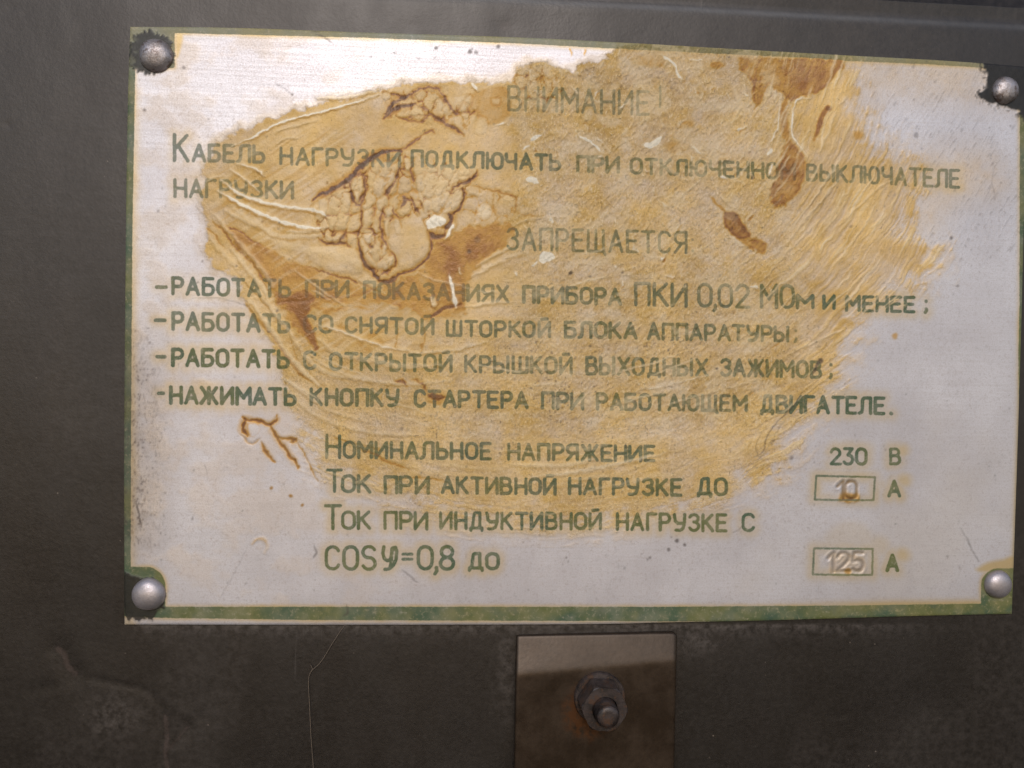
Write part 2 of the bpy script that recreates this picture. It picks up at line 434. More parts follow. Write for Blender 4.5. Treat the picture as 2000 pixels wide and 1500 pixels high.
sdS = sdS + 15 * fz + (n2 - .5) * (10 + softm * 1.6) + (n3 - .5) * 8 + stk * 55 * fz + (vn(X / 2.2, Y / 2.2, 109) - .5) * (3 + 14 * fz)
stain = ss(-softm, softm, sdS)
edge_rim = np.exp(-((sdS - 3) / 4.0) ** 2) * ss(1500, 1200, X) * ss(900, 500, Y)
stain = stain * (0.90 + 0.26 * (n1 - .5) * 2 + 0.20 * (n2 - .5) * 2)
stain = np.maximum(stain, (.34 + .2 * (n2 - .5)) * np.exp(-(np.maximum(-sdS, 0) / (13 + 16 * fz)) ** 2))
# light, half washed area to the right and above it
wash = ss(-60, 40, poly_sd([(1640, 100), (2030, 120), (2030, 190), (1800, 185), (1700, 200), (1690, 300), (1900, 300), (1960, 360), (1860, 390), (1800, 470), (1640, 620), (1500, 500), (1600, 200)])) * .42
wash *= .6 + .8 * (n2 - .2)
stain = np.maximum(stain, wash * (1 - ss(.2, .9, stain)) + stain * ss(.2, .9, stain))
stain += edge_rim * .18

# combed streaks swept round a point above the plate's middle
wst = ss(330, 470, rr) * ss(.42, .7, stain) * np.maximum.reduce([ss(1360, 1520, X), .60 * ss(780, 900, Y), .30 * ss(560, 640, Y) * ss(950, 850, X), .45 * ss(930, 1000, X) * ss(420, 520, Y)])
fanlow = ss(520, 650, rr) * ss(.15, .5, stain)
leather = ss(930, 1080, X) * ss(1650, 1450, X) * ss(900, 800, Y) * ss(.3, .7, stain)
leather = np.maximum(leather, ss(800, 900, X) * ss(600, 680, Y) * ss(900, 800, Y) * .7 * ss(1500, 1400, X) * ss(.3, .7, stain))
lea = fbm((X + .55 * Y) / 6, (Y - .15 * X) / 9, 211, 4, .66) - .5
cream = ss(.5, .68, fbm(X / 34 + wobx * .4, Y / 26 + woby * .4, 221, 4)) * leather

amber = np.zeros_like(X); pale = np.zeros_like(X); dirt = np.zeros_like(X); height = np.zeros_like(X)

# --- browner wash in the fan of wipes at the left
fan = ss(-20, 30, poly_sd([(396, 400), (420, 330), (480, 275), (620, 240), (700, 250), (640, 360), (600, 480), (760, 560), (830, 640), (760, 720), (620, 740), (540, 660), (470, 540)]))
fs_ = vn((X * .55 + Y * .84) / 4.2 + 3 * (n1 - .5), (X * .84 - Y * .55) / 60, 233)
amber += fan * (.06 + .16 * ss(.45, .85, fs_)) * ss(.3, .7, stain)
pale = np.maximum(pale, fan * ss(.62, .9, 1 - fs_) * .35 * ss(.3, .7, stain))
# --- amber pools
blob(amber, [(916, 221), (922, 184), (988, 170), (996, 226), (960, 244), (934, 232)], .30, 9)
blob(amber, [(690, 230), (760, 214), (836, 226), (890, 250), (860, 286), (800, 292), (760, 284), (700, 262)], .14, 16)
P1 = [(842, 462), (852, 474), (876, 462), (900, 446), (945, 440), (985, 436), (1010, 446), (985, 478), (958, 500), (930, 528), (912, 560), (908, 590), (912, 612), (862, 622), (832, 626), (792, 596), (757, 574),
      (742, 553), (790, 545), (818, 530), (836, 505), (844, 478)]
m1 = blob(amber, P1, .46, 11, 9)
blob(amber, [(858, 478), (905, 480), (915, 515), (900, 550), (884, 590), (862, 560), (858, 520)], .64, 20, 10)
blob(amber, [(905, 470), (950, 455), (968, 474), (938, 500), (912, 520)], .60, 12, 8)
for k_, (x_, y_) in enumerate([(720, 585), (690, 575), (655, 560), (560, 530), (500, 500), (830, 600), (780, 566), (640, 610), (668, 640)]): dot(amber, x_, y_, 16, .34 + .03 * (k_ % 4), 14, 9, 9)
stroke(amber, [(745, 556), (700, 576), (650, 580), (612, 586)], 9, .60, 6, 5)
stroke(amber, [(640, 548), (690, 566), (735, 580), (770, 590)], 7, .52, 5, 5)
stroke(amber, [(600, 596), (640, 604), (690, 600), (730, 604)], 8, .46, 5, 5)
P2 = [(434, 440), (470, 453), (500, 472), (530, 482), (560, 505), (605, 520), (650, 538), (692, 556), (742, 574), (800, 580), (785, 604), (755, 592), (700, 596), (640, 594), (606, 606), (592, 626), (604, 660), (617, 682), (600, 664),
      (574, 640), (552, 612), (538, 592), (531, 568), (514, 541), (485, 505), (458, 475)]
blob(amber, P2, .42, 10, 7)
blob(amber, [(534, 566), (560, 574), (600, 566), (614, 584), (606, 604), (592, 618), (566, 606), (542, 592)], .72, 14, 8)
stroke(amber, [(560, 590), (586, 612), (602, 646), (617, 680)], 20, .66, 6)
blob(amber, [(1440, 112), (1640, 118), (1632, 146), (1614, 170), (1584, 185), (1562, 190), (1545, 200), (1527, 182), (1500, 170), (1489, 196), (1479, 206), (1473, 182), (1464, 155), (1446, 137)], .44, 5, 5)
blob(amber, [(1545, 120), (1600, 130), (1585, 165), (1555, 182), (1540, 150)], .54, 14, 6)
stroke(amber, [(1478, 140), (1473, 165), (1472, 188), (1479, 203)], 8, .66, 4)
stroke(amber, [(1536, 190), (1531, 225), (1533, 255), (1540, 275)], 18, .40, 4)
blob(amber, [(1539, 266), (1554, 284), (1572, 308), (1576, 329), (1569, 356), (1560, 377), (1536, 396), (1515, 403), (1504, 388), (1512, 350), (1516, 330), (1524, 306), (1531, 284)], .52, 8, 5)
blob(amber, [(1520, 318), (1555, 306), (1564, 336), (1540, 360), (1518, 352)], .70, 14, 3)
stroke(amber, [(1386, 383), (1400, 398), (1418, 414)], 5, .55, 3)
blob(amber, [(1414, 411), (1437, 416), (1452, 437), (1468, 462), (1446, 468), (1424, 455), (1412, 437)], .62, 4, 3)
blob(amber, [(1450, 446), (1470, 462), (1494, 472), (1497, 485), (1488, 497), (1464, 485), (1444, 468)], .44, 5, 3)
stroke(amber, [(1620, 209), (1606, 226), (1599, 250), (1590, 274)], 11, .52, 3)
dot(amber, 1617, 212, 6, .8, 4); dot(amber, 1316, 287, 20, .28, 12, 12); dot(amber, 1341, 243, 16, .3, 10, 9); dot(amber, 1270, 118, 30, .28, 14, 14); dot(amber, 1400, 128, 14, .45, 6, 7)
blob(amber, [(640, 700), (720, 720), (800, 700), (760, 660), (700, 640), (640, 640)], .16, 20)
blob(amber, [(1700, 470), (1770, 470), (1812, 495), (1770, 530), (1720, 500)], .16, 10)
stroke(amber, [(1696, 316), (1760, 322), (1880, 340)], 16, .10, 12)
dot(amber, 1676, 264, 10, .35, 6); dot(amber, 1748, 656, 7, .28, 4)

# --- dark veins between the bubbles
V = [
 ([(612, 392), (625, 380), (645, 372), (661, 363), (680, 350), (700, 330), (722, 312), (735, 304), (758, 296), (782, 294)], 9, .95),
 ([(661, 364), (684, 355)], 10, .7), ([(728, 308), (740, 300)], 12, .95), ([(770, 293), (784, 297)], 10, .95), ([(782, 294), (800, 283), (826, 262)], 5, .7),
 ([(800, 186), (784, 195), (766, 204), (752, 224)], 8, .85), ([(748, 178), (770, 184), (790, 188), (822, 174), (852, 172), (868, 190), (880, 212), (892, 222), (918, 220)], 5, .72),
 ([(838, 221), (862, 237), (886, 249), (906, 266)], 6, .75), ([(750, 232), (768, 214), (792, 208), (812, 204)], 8, .82), ([(772, 226), (796, 236), (826, 238), (838, 222)], 4, .6),
 ([(812, 204), (806, 190), (822, 180)], 3, .5), ([(812, 204), (834, 214), (838, 222)], 4, .6), ([(868, 190), (850, 200), (846, 214)], 3, .45),
 ([(892, 222), (904, 200), (918, 184)], 4, .5), ([(826, 262), (842, 256), (850, 262)], 5, .6),
 ([(713, 333), (712, 360), (713, 376), (705, 398), (705, 420), (706, 440), (698, 456), (701, 474)], 3.6, .74),
 ([(683, 362), (686, 380), (692, 396), (700, 402), (706, 394)], 4.5, .78), ([(698, 399), (708, 382), (712, 372)], 3.2, .6),
 ([(785, 318), (780, 334), (772, 352), (763, 368), (754, 378)], 5, .66), ([(768, 362), (760, 372), (754, 378)], 8, .78), ([(783, 316), (788, 328), (798, 336)], 2.6, .5),
 ([(804, 318), (803, 336), (806, 348), (810, 360)], 3.4, .72),
 ([(788, 384), (791, 390), (784, 408)], 6, .8), ([(790, 390), (804, 392), (812, 404), (819, 420)], 5.5, .74), ([(811, 390), (821, 396), (827, 408)], 3, .7),
 ([(768, 404), (770, 416), (780, 425), (792, 424)], 3.5, .7), ([(792, 424), (799, 421)], 5, .7), ([(752, 402), (744, 416), (743, 440), (747, 462), (756, 478), (758, 488)], 3.8, .72), ([(768, 420), (760, 434), (768, 428)], 3, .6), ([(781, 428), (783, 446)], 2.4, .4),
 ([(932, 334), (928, 346), (918, 354), (905, 358), (896, 362), (886, 366), (883, 372)], 4.2, .8), ([(904, 362), (905, 384), (901, 402), (892, 414), (880, 422)], 4.2, .8),
 ([(876, 420), (882, 428), (878, 440), (870, 448)], 10, .85), ([(870, 448), (864, 462)], 6, .75), ([(826, 424), (832, 440), (838, 456)], 3.2, .5), ([(838, 456), (848, 462), (866, 460)], 9, .85),
 ([(840, 458), (843, 476), (838, 496), (826, 514), (808, 526), (786, 534), (766, 544), (752, 548)], 5, .80),
 ([(702, 474), (704, 492), (712, 512), (726, 528), (736, 540), (742, 550)], 6.5, .85), ([(739, 540), (752, 532), (766, 528)], 4.5, .7), ([(742, 548), (758, 552), (770, 546)], 7, .82),
 ([(622, 466), (634, 474), (650, 476), (664, 475), (684, 480)], 5, .78), ([(664, 474), (672, 462), (674, 456)], 5, .75), ([(654, 444), (650, 460), (658, 456)], 2.8, .65),
 ([(757, 486), (766, 496), (774, 508), (773, 520), (762, 528)], 3, .6), ([(756, 476), (748, 476), (742, 480)], 3, .6), ([(722, 482), (728, 484)], 6, .75),
 ([(706, 446), (722, 446), (732, 456), (734, 470), (728, 480), (716, 476), (708, 462)], 2.6, .55), ([(728, 404), (730, 424), (724, 412)], 2.5, .5),
 ([(612, 394), (606, 408), (612, 412)], 3, .35), ([(640, 376), (638, 384)], 3, .4), ([(540, 590), (600, 588), (620, 578)], 5, .5),
 ([(600, 520), (650, 536), (700, 552), (744, 572)], 5, .62), ([(440, 440), (470, 452), (494, 470), (510, 478)], 4, .6),
 ([(414, 430), (420, 440), (434, 448), (452, 474), (478, 500), (500, 524), (520, 560), (534, 576)], 4, .55), ([(404, 446), (412, 452), (440, 484)], 3, .5),
 ([(466, 534), (480, 554), (500, 574), (520, 596), (540, 622), (560, 640)], 3, .4), ([(480, 590), (500, 622), (530, 652), (556, 690), (584, 726), (610, 748)], 6, .36), ([(560, 640), (580, 700), (620, 742), (640, 760)], 3, .3),
 ([(900, 596), (874, 600), (850, 612), (842, 622)], 10, .72), ([(836, 596), (850, 604)], 6, .6), ([(780, 640), (772, 672), (782, 690)], 3, .4), ([(830, 636), (828, 660), (820, 690)], 3, .4),
 ([(772, 742), (788, 748), (796, 756)], 4, .75), ([(804, 742), (818, 744), (828, 752), (834, 764)], 4, .6), ([(838, 770), (850, 776), (866, 774)], 12, .66), ([(786, 742), (792, 750)], 7, .8),
 ([(473, 813), (480, 818), (506, 822), (527, 828), (540, 820), (542, 812)], 5, .62), ([(478, 820), (474, 838), (484, 850)], 8, .66), ([(527, 828), (536, 848), (552, 870), (568, 892), (584, 914)], 6, .56),
 ([(545, 856), (577, 859), (566, 864)], 6, .5), ([(577, 860), (594, 884), (604, 908), (620, 938)], 2.4, .4), ([(510, 864), (520, 882), (536, 902)], 5, .55), ([(470, 850), (490, 866), (506, 858)], 4, .25),
 ([(1476, 150), (1500, 146), (1520, 140)], 4, .35), ([(1530, 180), (1536, 192)], 8, .6), ([(700, 876), (730, 886), (760, 902), (800, 918)], 6, .4), ([(640, 850), (700, 868), (760, 884)], 4, .28), ([(760, 938), (830, 932), (880, 944)], 5, .26),
 ([(900, 360), (960, 372), (1000, 380), (1008, 396), (1006, 416)], 3, .4), ([(966, 366), (964, 400), (972, 430)], 3, .35), ([(1006, 416), (1030, 420), (1060, 422)], 2.6, .3), ([(1027, 140), (1030, 160), (1020, 176), (1012, 172)], 3, .4), ([(1036, 128), (1056, 148), (1064, 160), (1066, 180)], 3, .35),
]
for pts, w_, s_ in V:
    stroke(amber, pts, w_ * .92 + .5, min(1, s_ * 1.1), 2.0, 4.0)
    stroke(height, pts, w_ + 1, .55, 2.5, 2.6, 'sub')
    stroke(dirt, pts, w_ * .8, .85 * s_ if pts[0][1] > 805 and pts[0][0] < 620 else .26 * s_, 2.2, 4.0)
    stroke(amber, pts, w_ * 2.4 + 3, s_ * .36, 5, 3)
for x, y, r, s_ in [(530, 953, 4, .6), (568, 969, 5, .5), (590, 987, 4, .55), (917, 491, 6, .9), (932, 468, 9, .5), (650, 470, 3, .7), (639, 357, 3, .7), (728, 482, 4, .9), (694, 338, 2, .2)]:
    dot(amber, x, y, r * .8, s_ * .6, 2.5); dot(dirt, x, y, r * .7, s_ * .8, 2.5)
stroke(amber, [(492, 1062), (500, 1054), (514, 1054), (522, 1064)], 5, .22, 4)
stroke(stain, [(492, 1062), (500, 1054), (514, 1054), (522, 1064), (518, 1080)], 6, .5, 5)

# --- fine crackle between lumps of dried film
def cells(x, y, seed):
    rs_ = np.random.RandomState(seed); jx = rs_.rand(64, 64); jy = rs_.rand(64, 64)
    xi = np.floor(x).astype(int); yi = np.floor(y).astype(int)
    f1 = np.full(x.shape, 9.0); f2 = np.full(x.shape, 9.0)
    for dj in (-1, 0, 1):
        for di in (-1, 0, 1):
            cx_ = xi + di; cy_ = yi + dj
            d = np.hypot(cx_ + .15 + .7 * jx[cy_ & 63, cx_ & 63] - x, cy_ + .15 + .7 * jy[cy_ & 63, cx_ & 63] - y)
            f2 = np.where(d < f1, f1, np.minimum(f2, d)); f1 = np.minimum(f1, d)
    return f1, f2


region = np.maximum.reduce([ss(-6, 10, poly_sd([(612, 396), (690, 340), (745, 306), (800, 300), (930, 330), (925, 352), (905, 400), (880, 425), (860, 462), (838, 440), (800, 424), (770, 430), (758, 470), (770, 500), (772, 528), (742, 546), (706, 510), (700, 478), (640, 474), (618, 440)])),
                            ss(-6, 10, poly_sd([(745, 180), (850, 172), (892, 200), (925, 190), (935, 225), (900, 262), (850, 240), (790, 236), (748, 226)])) * .9,
                            ss(-6, 10, poly_sd([(1008, 130), (1075, 132), (1100, 180), (1060, 215), (1010, 200), (1000, 160)])) * .8,
                            ss(-6, 10, poly_sd([(905, 360), (1010, 372), (1016, 420), (960, 440), (900, 430)])) * .5])
wx_, wy_ = X + 7 * wobx + 3 * (n3 - .5), Y + 7 * woby
f1a, f2a = cells((wx_ + .15 * wy_) / 22, wy_ / 38, 61)
f1b, f2b = cells(wx_ / 10, wy_ / 13, 62)
gate = ss(.40, .62, fbm(X / 26, Y / 26, 64, 3))
ea = ss(.13, .01, f2a - f1a) * region * (.45 + .55 * gate)
eb = ss(.10, .0, f2b - f1b) * region * ss(.5, .66, fbm(X / 20, Y / 24, 65, 3)) * .7
crk = np.maximum(ea * .78, eb * .50)
np.maximum(amber, crk, out=amber)
amber += .10 * region * ss(.30, .05, f2a - f1a)
pale = np.maximum(pale, region * ss(.2, .5, f2a - f1a) * .30)
height += region * (np.clip(f2a - f1a, 0, .45) * 2.6 - crk * 1.0)

# --- bubbles: smooth, slightly paler, domed
for pts, s_, h_ in [
 ([(616, 396), (636, 384), (660, 372), (680, 368), (688, 400), (684, 432), (672, 452), (640, 448), (620, 430), (612, 410)], .38, 1.2),
 ([(690, 350), (704, 340), (710, 360), (708, 378), (700, 394), (692, 386), (686, 366)], .5, 1.2), ([(716, 334), (740, 318), (770, 316), (776, 336), (764, 360), (748, 376), (722, 376)], .3, 1.0),
 ([(788, 306), (800, 312), (802, 334), (792, 332)], .45, .8), ([(708, 402), (720, 392), (730, 404), (728, 438), (712, 436)], .4, 1.0), ([(736, 390), (752, 380), (760, 400), (748, 410), (742, 430), (734, 416)], .45, .9),
 ([(750, 410), (764, 400), (768, 420), (760, 440), (758, 466), (750, 450)], .5, 1.0), ([(768, 426), (780, 432), (784, 452), (774, 456)], .45, .8), ([(712, 450), (728, 450), (732, 468), (722, 478), (712, 466)], .5, .9),
 ([(786, 432), (824, 426), (836, 458), (840, 478), (832, 500), (810, 520), (780, 530), (776, 508), (766, 490), (760, 472), (776, 460)], .12, 1.6), ([(712, 482), (740, 484), (756, 492), (768, 506), (764, 522), (742, 530), (722, 516), (708, 494)], .30, 1.4),
 ([(756, 502), (768, 498), (772, 510), (764, 520), (756, 514)], .6, .8), ([(744, 476), (752, 474), (756, 486), (750, 490)], .6, .7), ([(672, 360), (680, 356), (682, 364), (674, 366)], .75, .5),
 ([(808, 330), (830, 326), (870, 322), (900, 332), (926, 326), (930, 338), (914, 352), (884, 358), (880, 384), (860, 410), (836, 420), (824, 404), (816, 376)], .48, 1.3), ([(888, 366), (902, 368), (902, 392), (888, 412), (866, 416), (876, 388)], .5, 1.2),
 ([(626, 482), (660, 480), (700, 490), (710, 516), (704, 536), (660, 532), (620, 518), (600, 500), (606, 486)], .22, 1.3), ([(740, 544), (716, 538), (694, 552), (730, 566)], .25, .6), ([(628, 450), (650, 462), (668, 458), (660, 470), (640, 470)], .45, .8),
 ([(886, 190), (920, 186), (918, 210), (904, 218), (890, 210)], .45, 1.0), ([(846, 182), (868, 196), (878, 216), (864, 226), (848, 212)], .35, .9), ([(772, 192), (812, 192), (814, 202), (790, 206), (770, 206)], .35, .8), ([(800, 214), (826, 214), (828, 232), (804, 232), (790, 224)], .35, .9),
 ([(936, 226), (952, 234), (950, 262), (936, 266), (926, 256)], .35, .9), ([(960, 194), (976, 192), (976, 204), (962, 204)], .4, .5), ([(1028, 148), (1044, 146), (1050, 168), (1036, 180), (1024, 170)], .4, .8), ([(1140, 216), (1156, 212), (1158, 232), (1144, 240), (1136, 230)], .5, .8),
 ([(930, 404), (950, 396), (962, 412), (950, 430), (934, 424)], .7, .6), ([(976, 378), (1004, 384), (1006, 404), (980, 404)], .3, .7), ([(758, 592), (780, 598), (776, 606), (760, 602)], .3, .6), ([(842, 580), (850, 578), (854, 596), (844, 600)], .6, .8),
 ([(484, 830), (500, 826), (506, 840), (494, 852), (486, 844)], .3, .3),
]:
    sd_ = poly_sd(pts, 2.0)
    np.maximum(pale, ss(-1, 6, sd_) * s_, out=pale)
    height += h_ * 1.0 * np.sqrt(np.clip(sd_, 0, 9) / 9)
    amber += .30 * np.exp(-((sd_ + 1.0) / 1.8) ** 2) * s_ * 1.2
    amber *= 1 - ss(0, 3, sd_) * .22

# --- pale brush strokes and ridges of the wiped glue
S_ = [
 ([(455, 285), (500, 265), (545, 241), (620, 221), (680, 205), (740, 184)], 5, .85), ([(620, 192), (680, 189), (740, 176)], 6, .6), ([(530, 262), (560, 250), (620, 236)], 4, .4), ([(540, 282), (556, 272), (580, 270)], 4, .45),
 ([(464, 320), (484, 324), (508, 334), (516, 344)], 6, .7), ([(449, 330), (470, 343), (490, 360), (506, 376)], 5, .7), ([(425, 372), (470, 398), (530, 426), (590, 443), (640, 446)], 8, .8), ([(432, 352), (480, 384), (545, 401), (620, 413), (644, 426)], 8, .75),
 ([(404, 356), (420, 346), (436, 344)], 4, .5), ([(455, 408), (500, 436), (530, 456), (560, 462), (620, 460)], 9, .5), ([(440, 412), (480, 432), (500, 444)], 6, .5), ([(500, 330), (520, 344)], 4, .5),
 ([(520, 462), (560, 480), (620, 490), (690, 510), (706, 520)], 14, .35), ([(560, 452), (600, 452), (636, 450)], 5, .55), ([(418, 418), (448, 452), (480, 486), (515, 530), (535, 560)], 7, .42), ([(408, 460), (440, 500), (462, 524)], 9, .3),
 ([(455, 486), (485, 528), (510, 556), (524, 586)], 9, .55), ([(488, 586), (530, 645), (560, 690), (590, 722), (622, 750)], 10, .55), ([(506, 570), (540, 616), (570, 654), (600, 700), (640, 728), (700, 742)], 8, .4),
 ([(622, 636), (650, 642), (710, 664), (760, 680), (800, 686)], 5, .7), ([(620, 660), (660, 690), (720, 704), (800, 716), (860, 712)], 8, .35), ([(600, 690), (640, 716), (700, 738), (790, 750), (880, 744)], 6, .4), ([(800, 690), (880, 684), (950, 668)], 5, .5),
 ([(560, 760), (600, 800), (660, 830), (740, 846), (820, 850)], 6, .25), ([(560, 745), (640, 800), (720, 824)], 5, .25), ([(1000, 908), (1060, 910), (1120, 906), (1160, 896)], 7, .55), ([(1040, 932), (1140, 918), (1230, 900), (1300, 884)], 7, .6), ([(1245, 762), (1300, 752), (1396, 730)], 4, .7),
 ([(1300, 790), (1400, 764), (1480, 740)], 3, .5), ([(1540, 690), (1600, 664), (1648, 642)], 3, .6), ([(920, 540), (960, 520), (1000, 500), (1030, 492)], 6, .4), ([(930, 520), (970, 496), (1000, 480)], 5, .45), ([(910, 600), (960, 592), (1000, 590)], 5, .4), ([(1000, 440), (1040, 428), (1090, 424)], 5, .35),
 ([(922, 161), (926, 168), (931, 177)], 7, 1), ([(966, 246), (978, 242), (988, 239)], 4, 1), ([(1036, 276), (1044, 270), (1058, 264)], 9, 1), ([(1020, 296), (1030, 288), (1034, 286)], 5, .8), ([(1126, 264), (1150, 276), (1164, 288), (1176, 298)], 6, 1), ([(1180, 284), (1192, 294)], 6, .8),
 ([(1030, 352), (1040, 350), (1050, 356)], 13, .85), ([(1058, 508), (1066, 500), (1080, 502)], 20, .85), ([(1040, 520), (1050, 512)], 14, .75), ([(878, 538), (882, 552), (888, 584), (892, 602)], 8, .85), ([(898, 524), (900, 534)], 7, 1), ([(842, 580), (846, 596)], 8, .8), ([(870, 466), (878, 452), (886, 438)], 8, 1),
 ([(838, 444), (852, 430), (866, 436)], 22, .85), ([(1290, 108), (1304, 116), (1316, 126), (1324, 144), (1331, 158)], 6, 1), ([(1346, 116), (1372, 118)], 8, 1), ([(1356, 130), (1374, 138)], 9, .7), ([(1320, 100), (1334, 112)], 8, .6), ([(1300, 110), (1316, 112)], 5, .7), ([(1246, 128), (1256, 134)], 6, .8), ([(1258, 284), (1276, 282), (1290, 268)], 14, .8),
 ([(1328, 206), (1336, 204)], 10, .6), ([(1328, 172), (1332, 180)], 8, .6), ([(1350, 284), (1362, 296), (1370, 302)], 6, .7), ([(1524, 182), (1522, 215), (1519, 245), (1510, 268), (1496, 288)], 5, .75), ([(1502, 166), (1512, 184), (1514, 200)], 5, .6), ([(1506, 294), (1500, 302)], 18, .75), ([(1508, 322), (1504, 340)], 12, .8),
 ([(1582, 192), (1558, 194), (1550, 210), (1546, 235), (1546, 262), (1560, 284), (1578, 306)], 4, .9), ([(1428, 164), (1440, 190), (1440, 222), (1428, 242)], 6, .5), ([(1450, 160), (1460, 200), (1466, 240)], 6, .4), ([(1410, 382), (1420, 396), (1436, 408)], 6, .5), ([(1424, 462), (1440, 474), (1450, 480)], 8, .6), ([(1214, 96), (1208, 110)], 8, .6),
 ([(1640, 204), (1652, 190)], 6, .5), ([(1600, 296), (1616, 262), (1630, 222)], 5, .55), ([(1580, 400), (1616, 350), (1646, 300)], 4, .5), ([(1560, 440), (1600, 396), (1640, 350)], 4, .5), ([(1510, 500), (1560, 446), (1620, 370)], 5, .4), ([(1640, 440), (1700, 380), (1740, 352)], 4, .4), ([(1480, 560), (1540, 490), (1600, 430)], 4, .4),
 ([(960, 812), (980, 812), (1000, 816)], 14, .35), ([(985, 392), (1000, 390)], 5, .5), ([(918, 376), (940, 382)], 7, .6), ([(1270, 320), (1300, 330), (1340, 352)], 8, .4), ([(1430, 350), (1450, 356)], 14, .5), ([(1100, 440), (1130, 446), (1160, 440)], 22, .3), ([(1220, 110), (1226, 126)], 5, .6),
]
for pts, w_, s_ in S_:
    stroke(pale, pts, w_, min(1, s_ * 1.15), 2.0, 3.0)
    if w_ <= 10 and len(pts) > 2 and pts[0][0] < 960:
        q_ = np.array(pts, float) + [0.5, w_ * .75]
        stroke(amber, q_, w_ * .8, .36 * s_ + .06, 3.0, 3.0)  # brown shadow along the pale stroke's lower side, painted as darker stain
    stroke(height, pts, w_ * 1.25, 1.2 if w_ < 9 else .8, w_ * .5 + 1, 3.0, 'add')

rq = np.random.RandomState(19)
for k_ in range(44):                                   # wiped arcs, swept round the same point
    a0 = rq.uniform(.35, 2.2); R_ = rq.uniform(430, 930) if a0 < 1.2 else rq.uniform(560, 900)
    da = rq.uniform(30, 170) / R_
    pts = [(1030 + (R_ + rq.uniform(-3, 3)) * math.cos(a0 + da * t_), (R_ + rq.uniform(-3, 3)) * math.sin(a0 + da * t_)) for t_ in (0, .33, .66, 1)]
    if not all(380 < p_[0] < 1800 and 120 < p_[1] < 990 for p_ in pts): continue
    w_, s_ = rq.uniform(2.5, 5), rq.uniform(.4, .75)
    m_ = np.zeros_like(X); stroke(m_, pts, w_, s_, 1.6, 3.0); m_ *= ss(.35, .7, stain)
    np.maximum(pale, m_, out=pale); height += m_ * 1.1
for k_ in range(56):                                   # little torn chips of film over the heading
    x_, y_ = rq.uniform(1000, 1480), rq.uniform(92, 360) if k_ % 3 else rq.uniform(360, 560)
    an_ = rq.uniform(.3, 2.6); L_ = rq.uniform(4, 20)
    pts = [(x_, y_), (x_ + L_ * .5 * math.cos(an_) + rq.uniform(-3, 3), y_ + L_ * .5 * math.sin(an_)), (x_ + L_ * math.cos(an_), y_ + L_ * math.sin(an_) + rq.uniform(-3, 3))]
    m_ = np.zeros_like(X); stroke(m_, pts, rq.uniform(3, 7), rq.uniform(.6, .9), 1.4, 5.0); m_ *= ss(.35, .7, stain)
    np.maximum(pale, m_, out=pale); height += m_ * 1.3
    if k_ % 2: stroke(amber, [(a_ + 2.5, b_ + 3) for a_, b_ in pts], 3.5, .42, 1.8, 4.0)
# streaks as relief and as thicker and thinner glue
height += wst * stk * 1.9 * (1 - .85 * ss(.22, .42, amber))
height += leather * lea * 3.6 * (1 - ss(.3, .7, pale) * .5)
height += ss(.2, .6, stain) * (n3 - .5) * .8
stain += wst * stk * .70 + leather * lea * .40
amber += wst * ss(.08, .30, -stk) * .20 * ss(1750, 1500, X) + leather * ss(.06, .24, -lea) * .20
stain -= cream * .12
pale = np.maximum(pale, cream * .42)
pale = np.maximum(pale, wst * ss(.10, .28, stk) * .70 * ss(.3, .6, stain))
pale = np.maximum(pale, leather * ss(.62, .72, vn((X + .5 * Y) / 9, Y / 14, 231)) * ss(.1, .3, lea) * .8)
# above the stain's upper left rim the wiped metal is brighter
pale = np.maximum(pale, np.exp(-((sdS + 7) / 7) ** 2) * ss(1300, 1000, X) * ss(420, 250, Y) * .22)

# --- yellowed varnish round letters and frame
hal = np.exp(-(np.maximum(inkD - 1.5, 0) / 10.5) ** 2) * .62
hal *= .35 + .9 * fbm(X / 40, Y / 30, 301, 3)
hal *= 1 - .35 * ss(640, 560, Y) * ss(620, 400, X)
for cx, cy, w_, s_ in [(1762, 880, 14, 1), (1766, 938, 15, 1), (1762, 1084, 15, 1), (1690, 880, 18, .55), (1720, 948, 15, .5), (1660, 1062, 50, .35), (1716, 1066, 22, .5), (1435, 948, 14, .6), (1600, 948, 14, .3), (1712, 1106, 10, .4)]:
    dot(hal, cx, cy, w_, s_ * .75, 11, w_ * .9)
fr = np.maximum(frame_sd, 0)
hf = np.exp(-(fr / 5.0) ** 2) * (.35 + .8 * fbm(X / 30, Y / 70, 311, 3))
hf = np.maximum(hf, np.exp(-(np.maximum(dl, 0) / 11) ** 2) * .85 * ss(80, 300, Y) * (.5 + .6 * n1))
hf = np.maximum(hf, np.exp(-(np.maximum(db, 0) / 9) ** 2) * ss(1400, 1750, X) * 1.0)
hf = np.maximum(hf, ss(-6, 6, poly_sd([(1906, 1112), (1930, 1098), (1960, 1092), (1990, 1082), (1990, 1120), (1920, 1118)])) * 1.0)
hf = np.maximum(hf, ss(-4, 4, poly_sd([(342, 64), (358, 64), (352, 100), (344, 112)])) * 1.0)
hf = np.maximum(hf, np.exp(-((ip(RIG[:, ::-1], Y) - X) / 6) ** 2) * ss(300, 500, Y) * .8)
halo = np.clip(np.maximum(hal, hf), 0, 1)

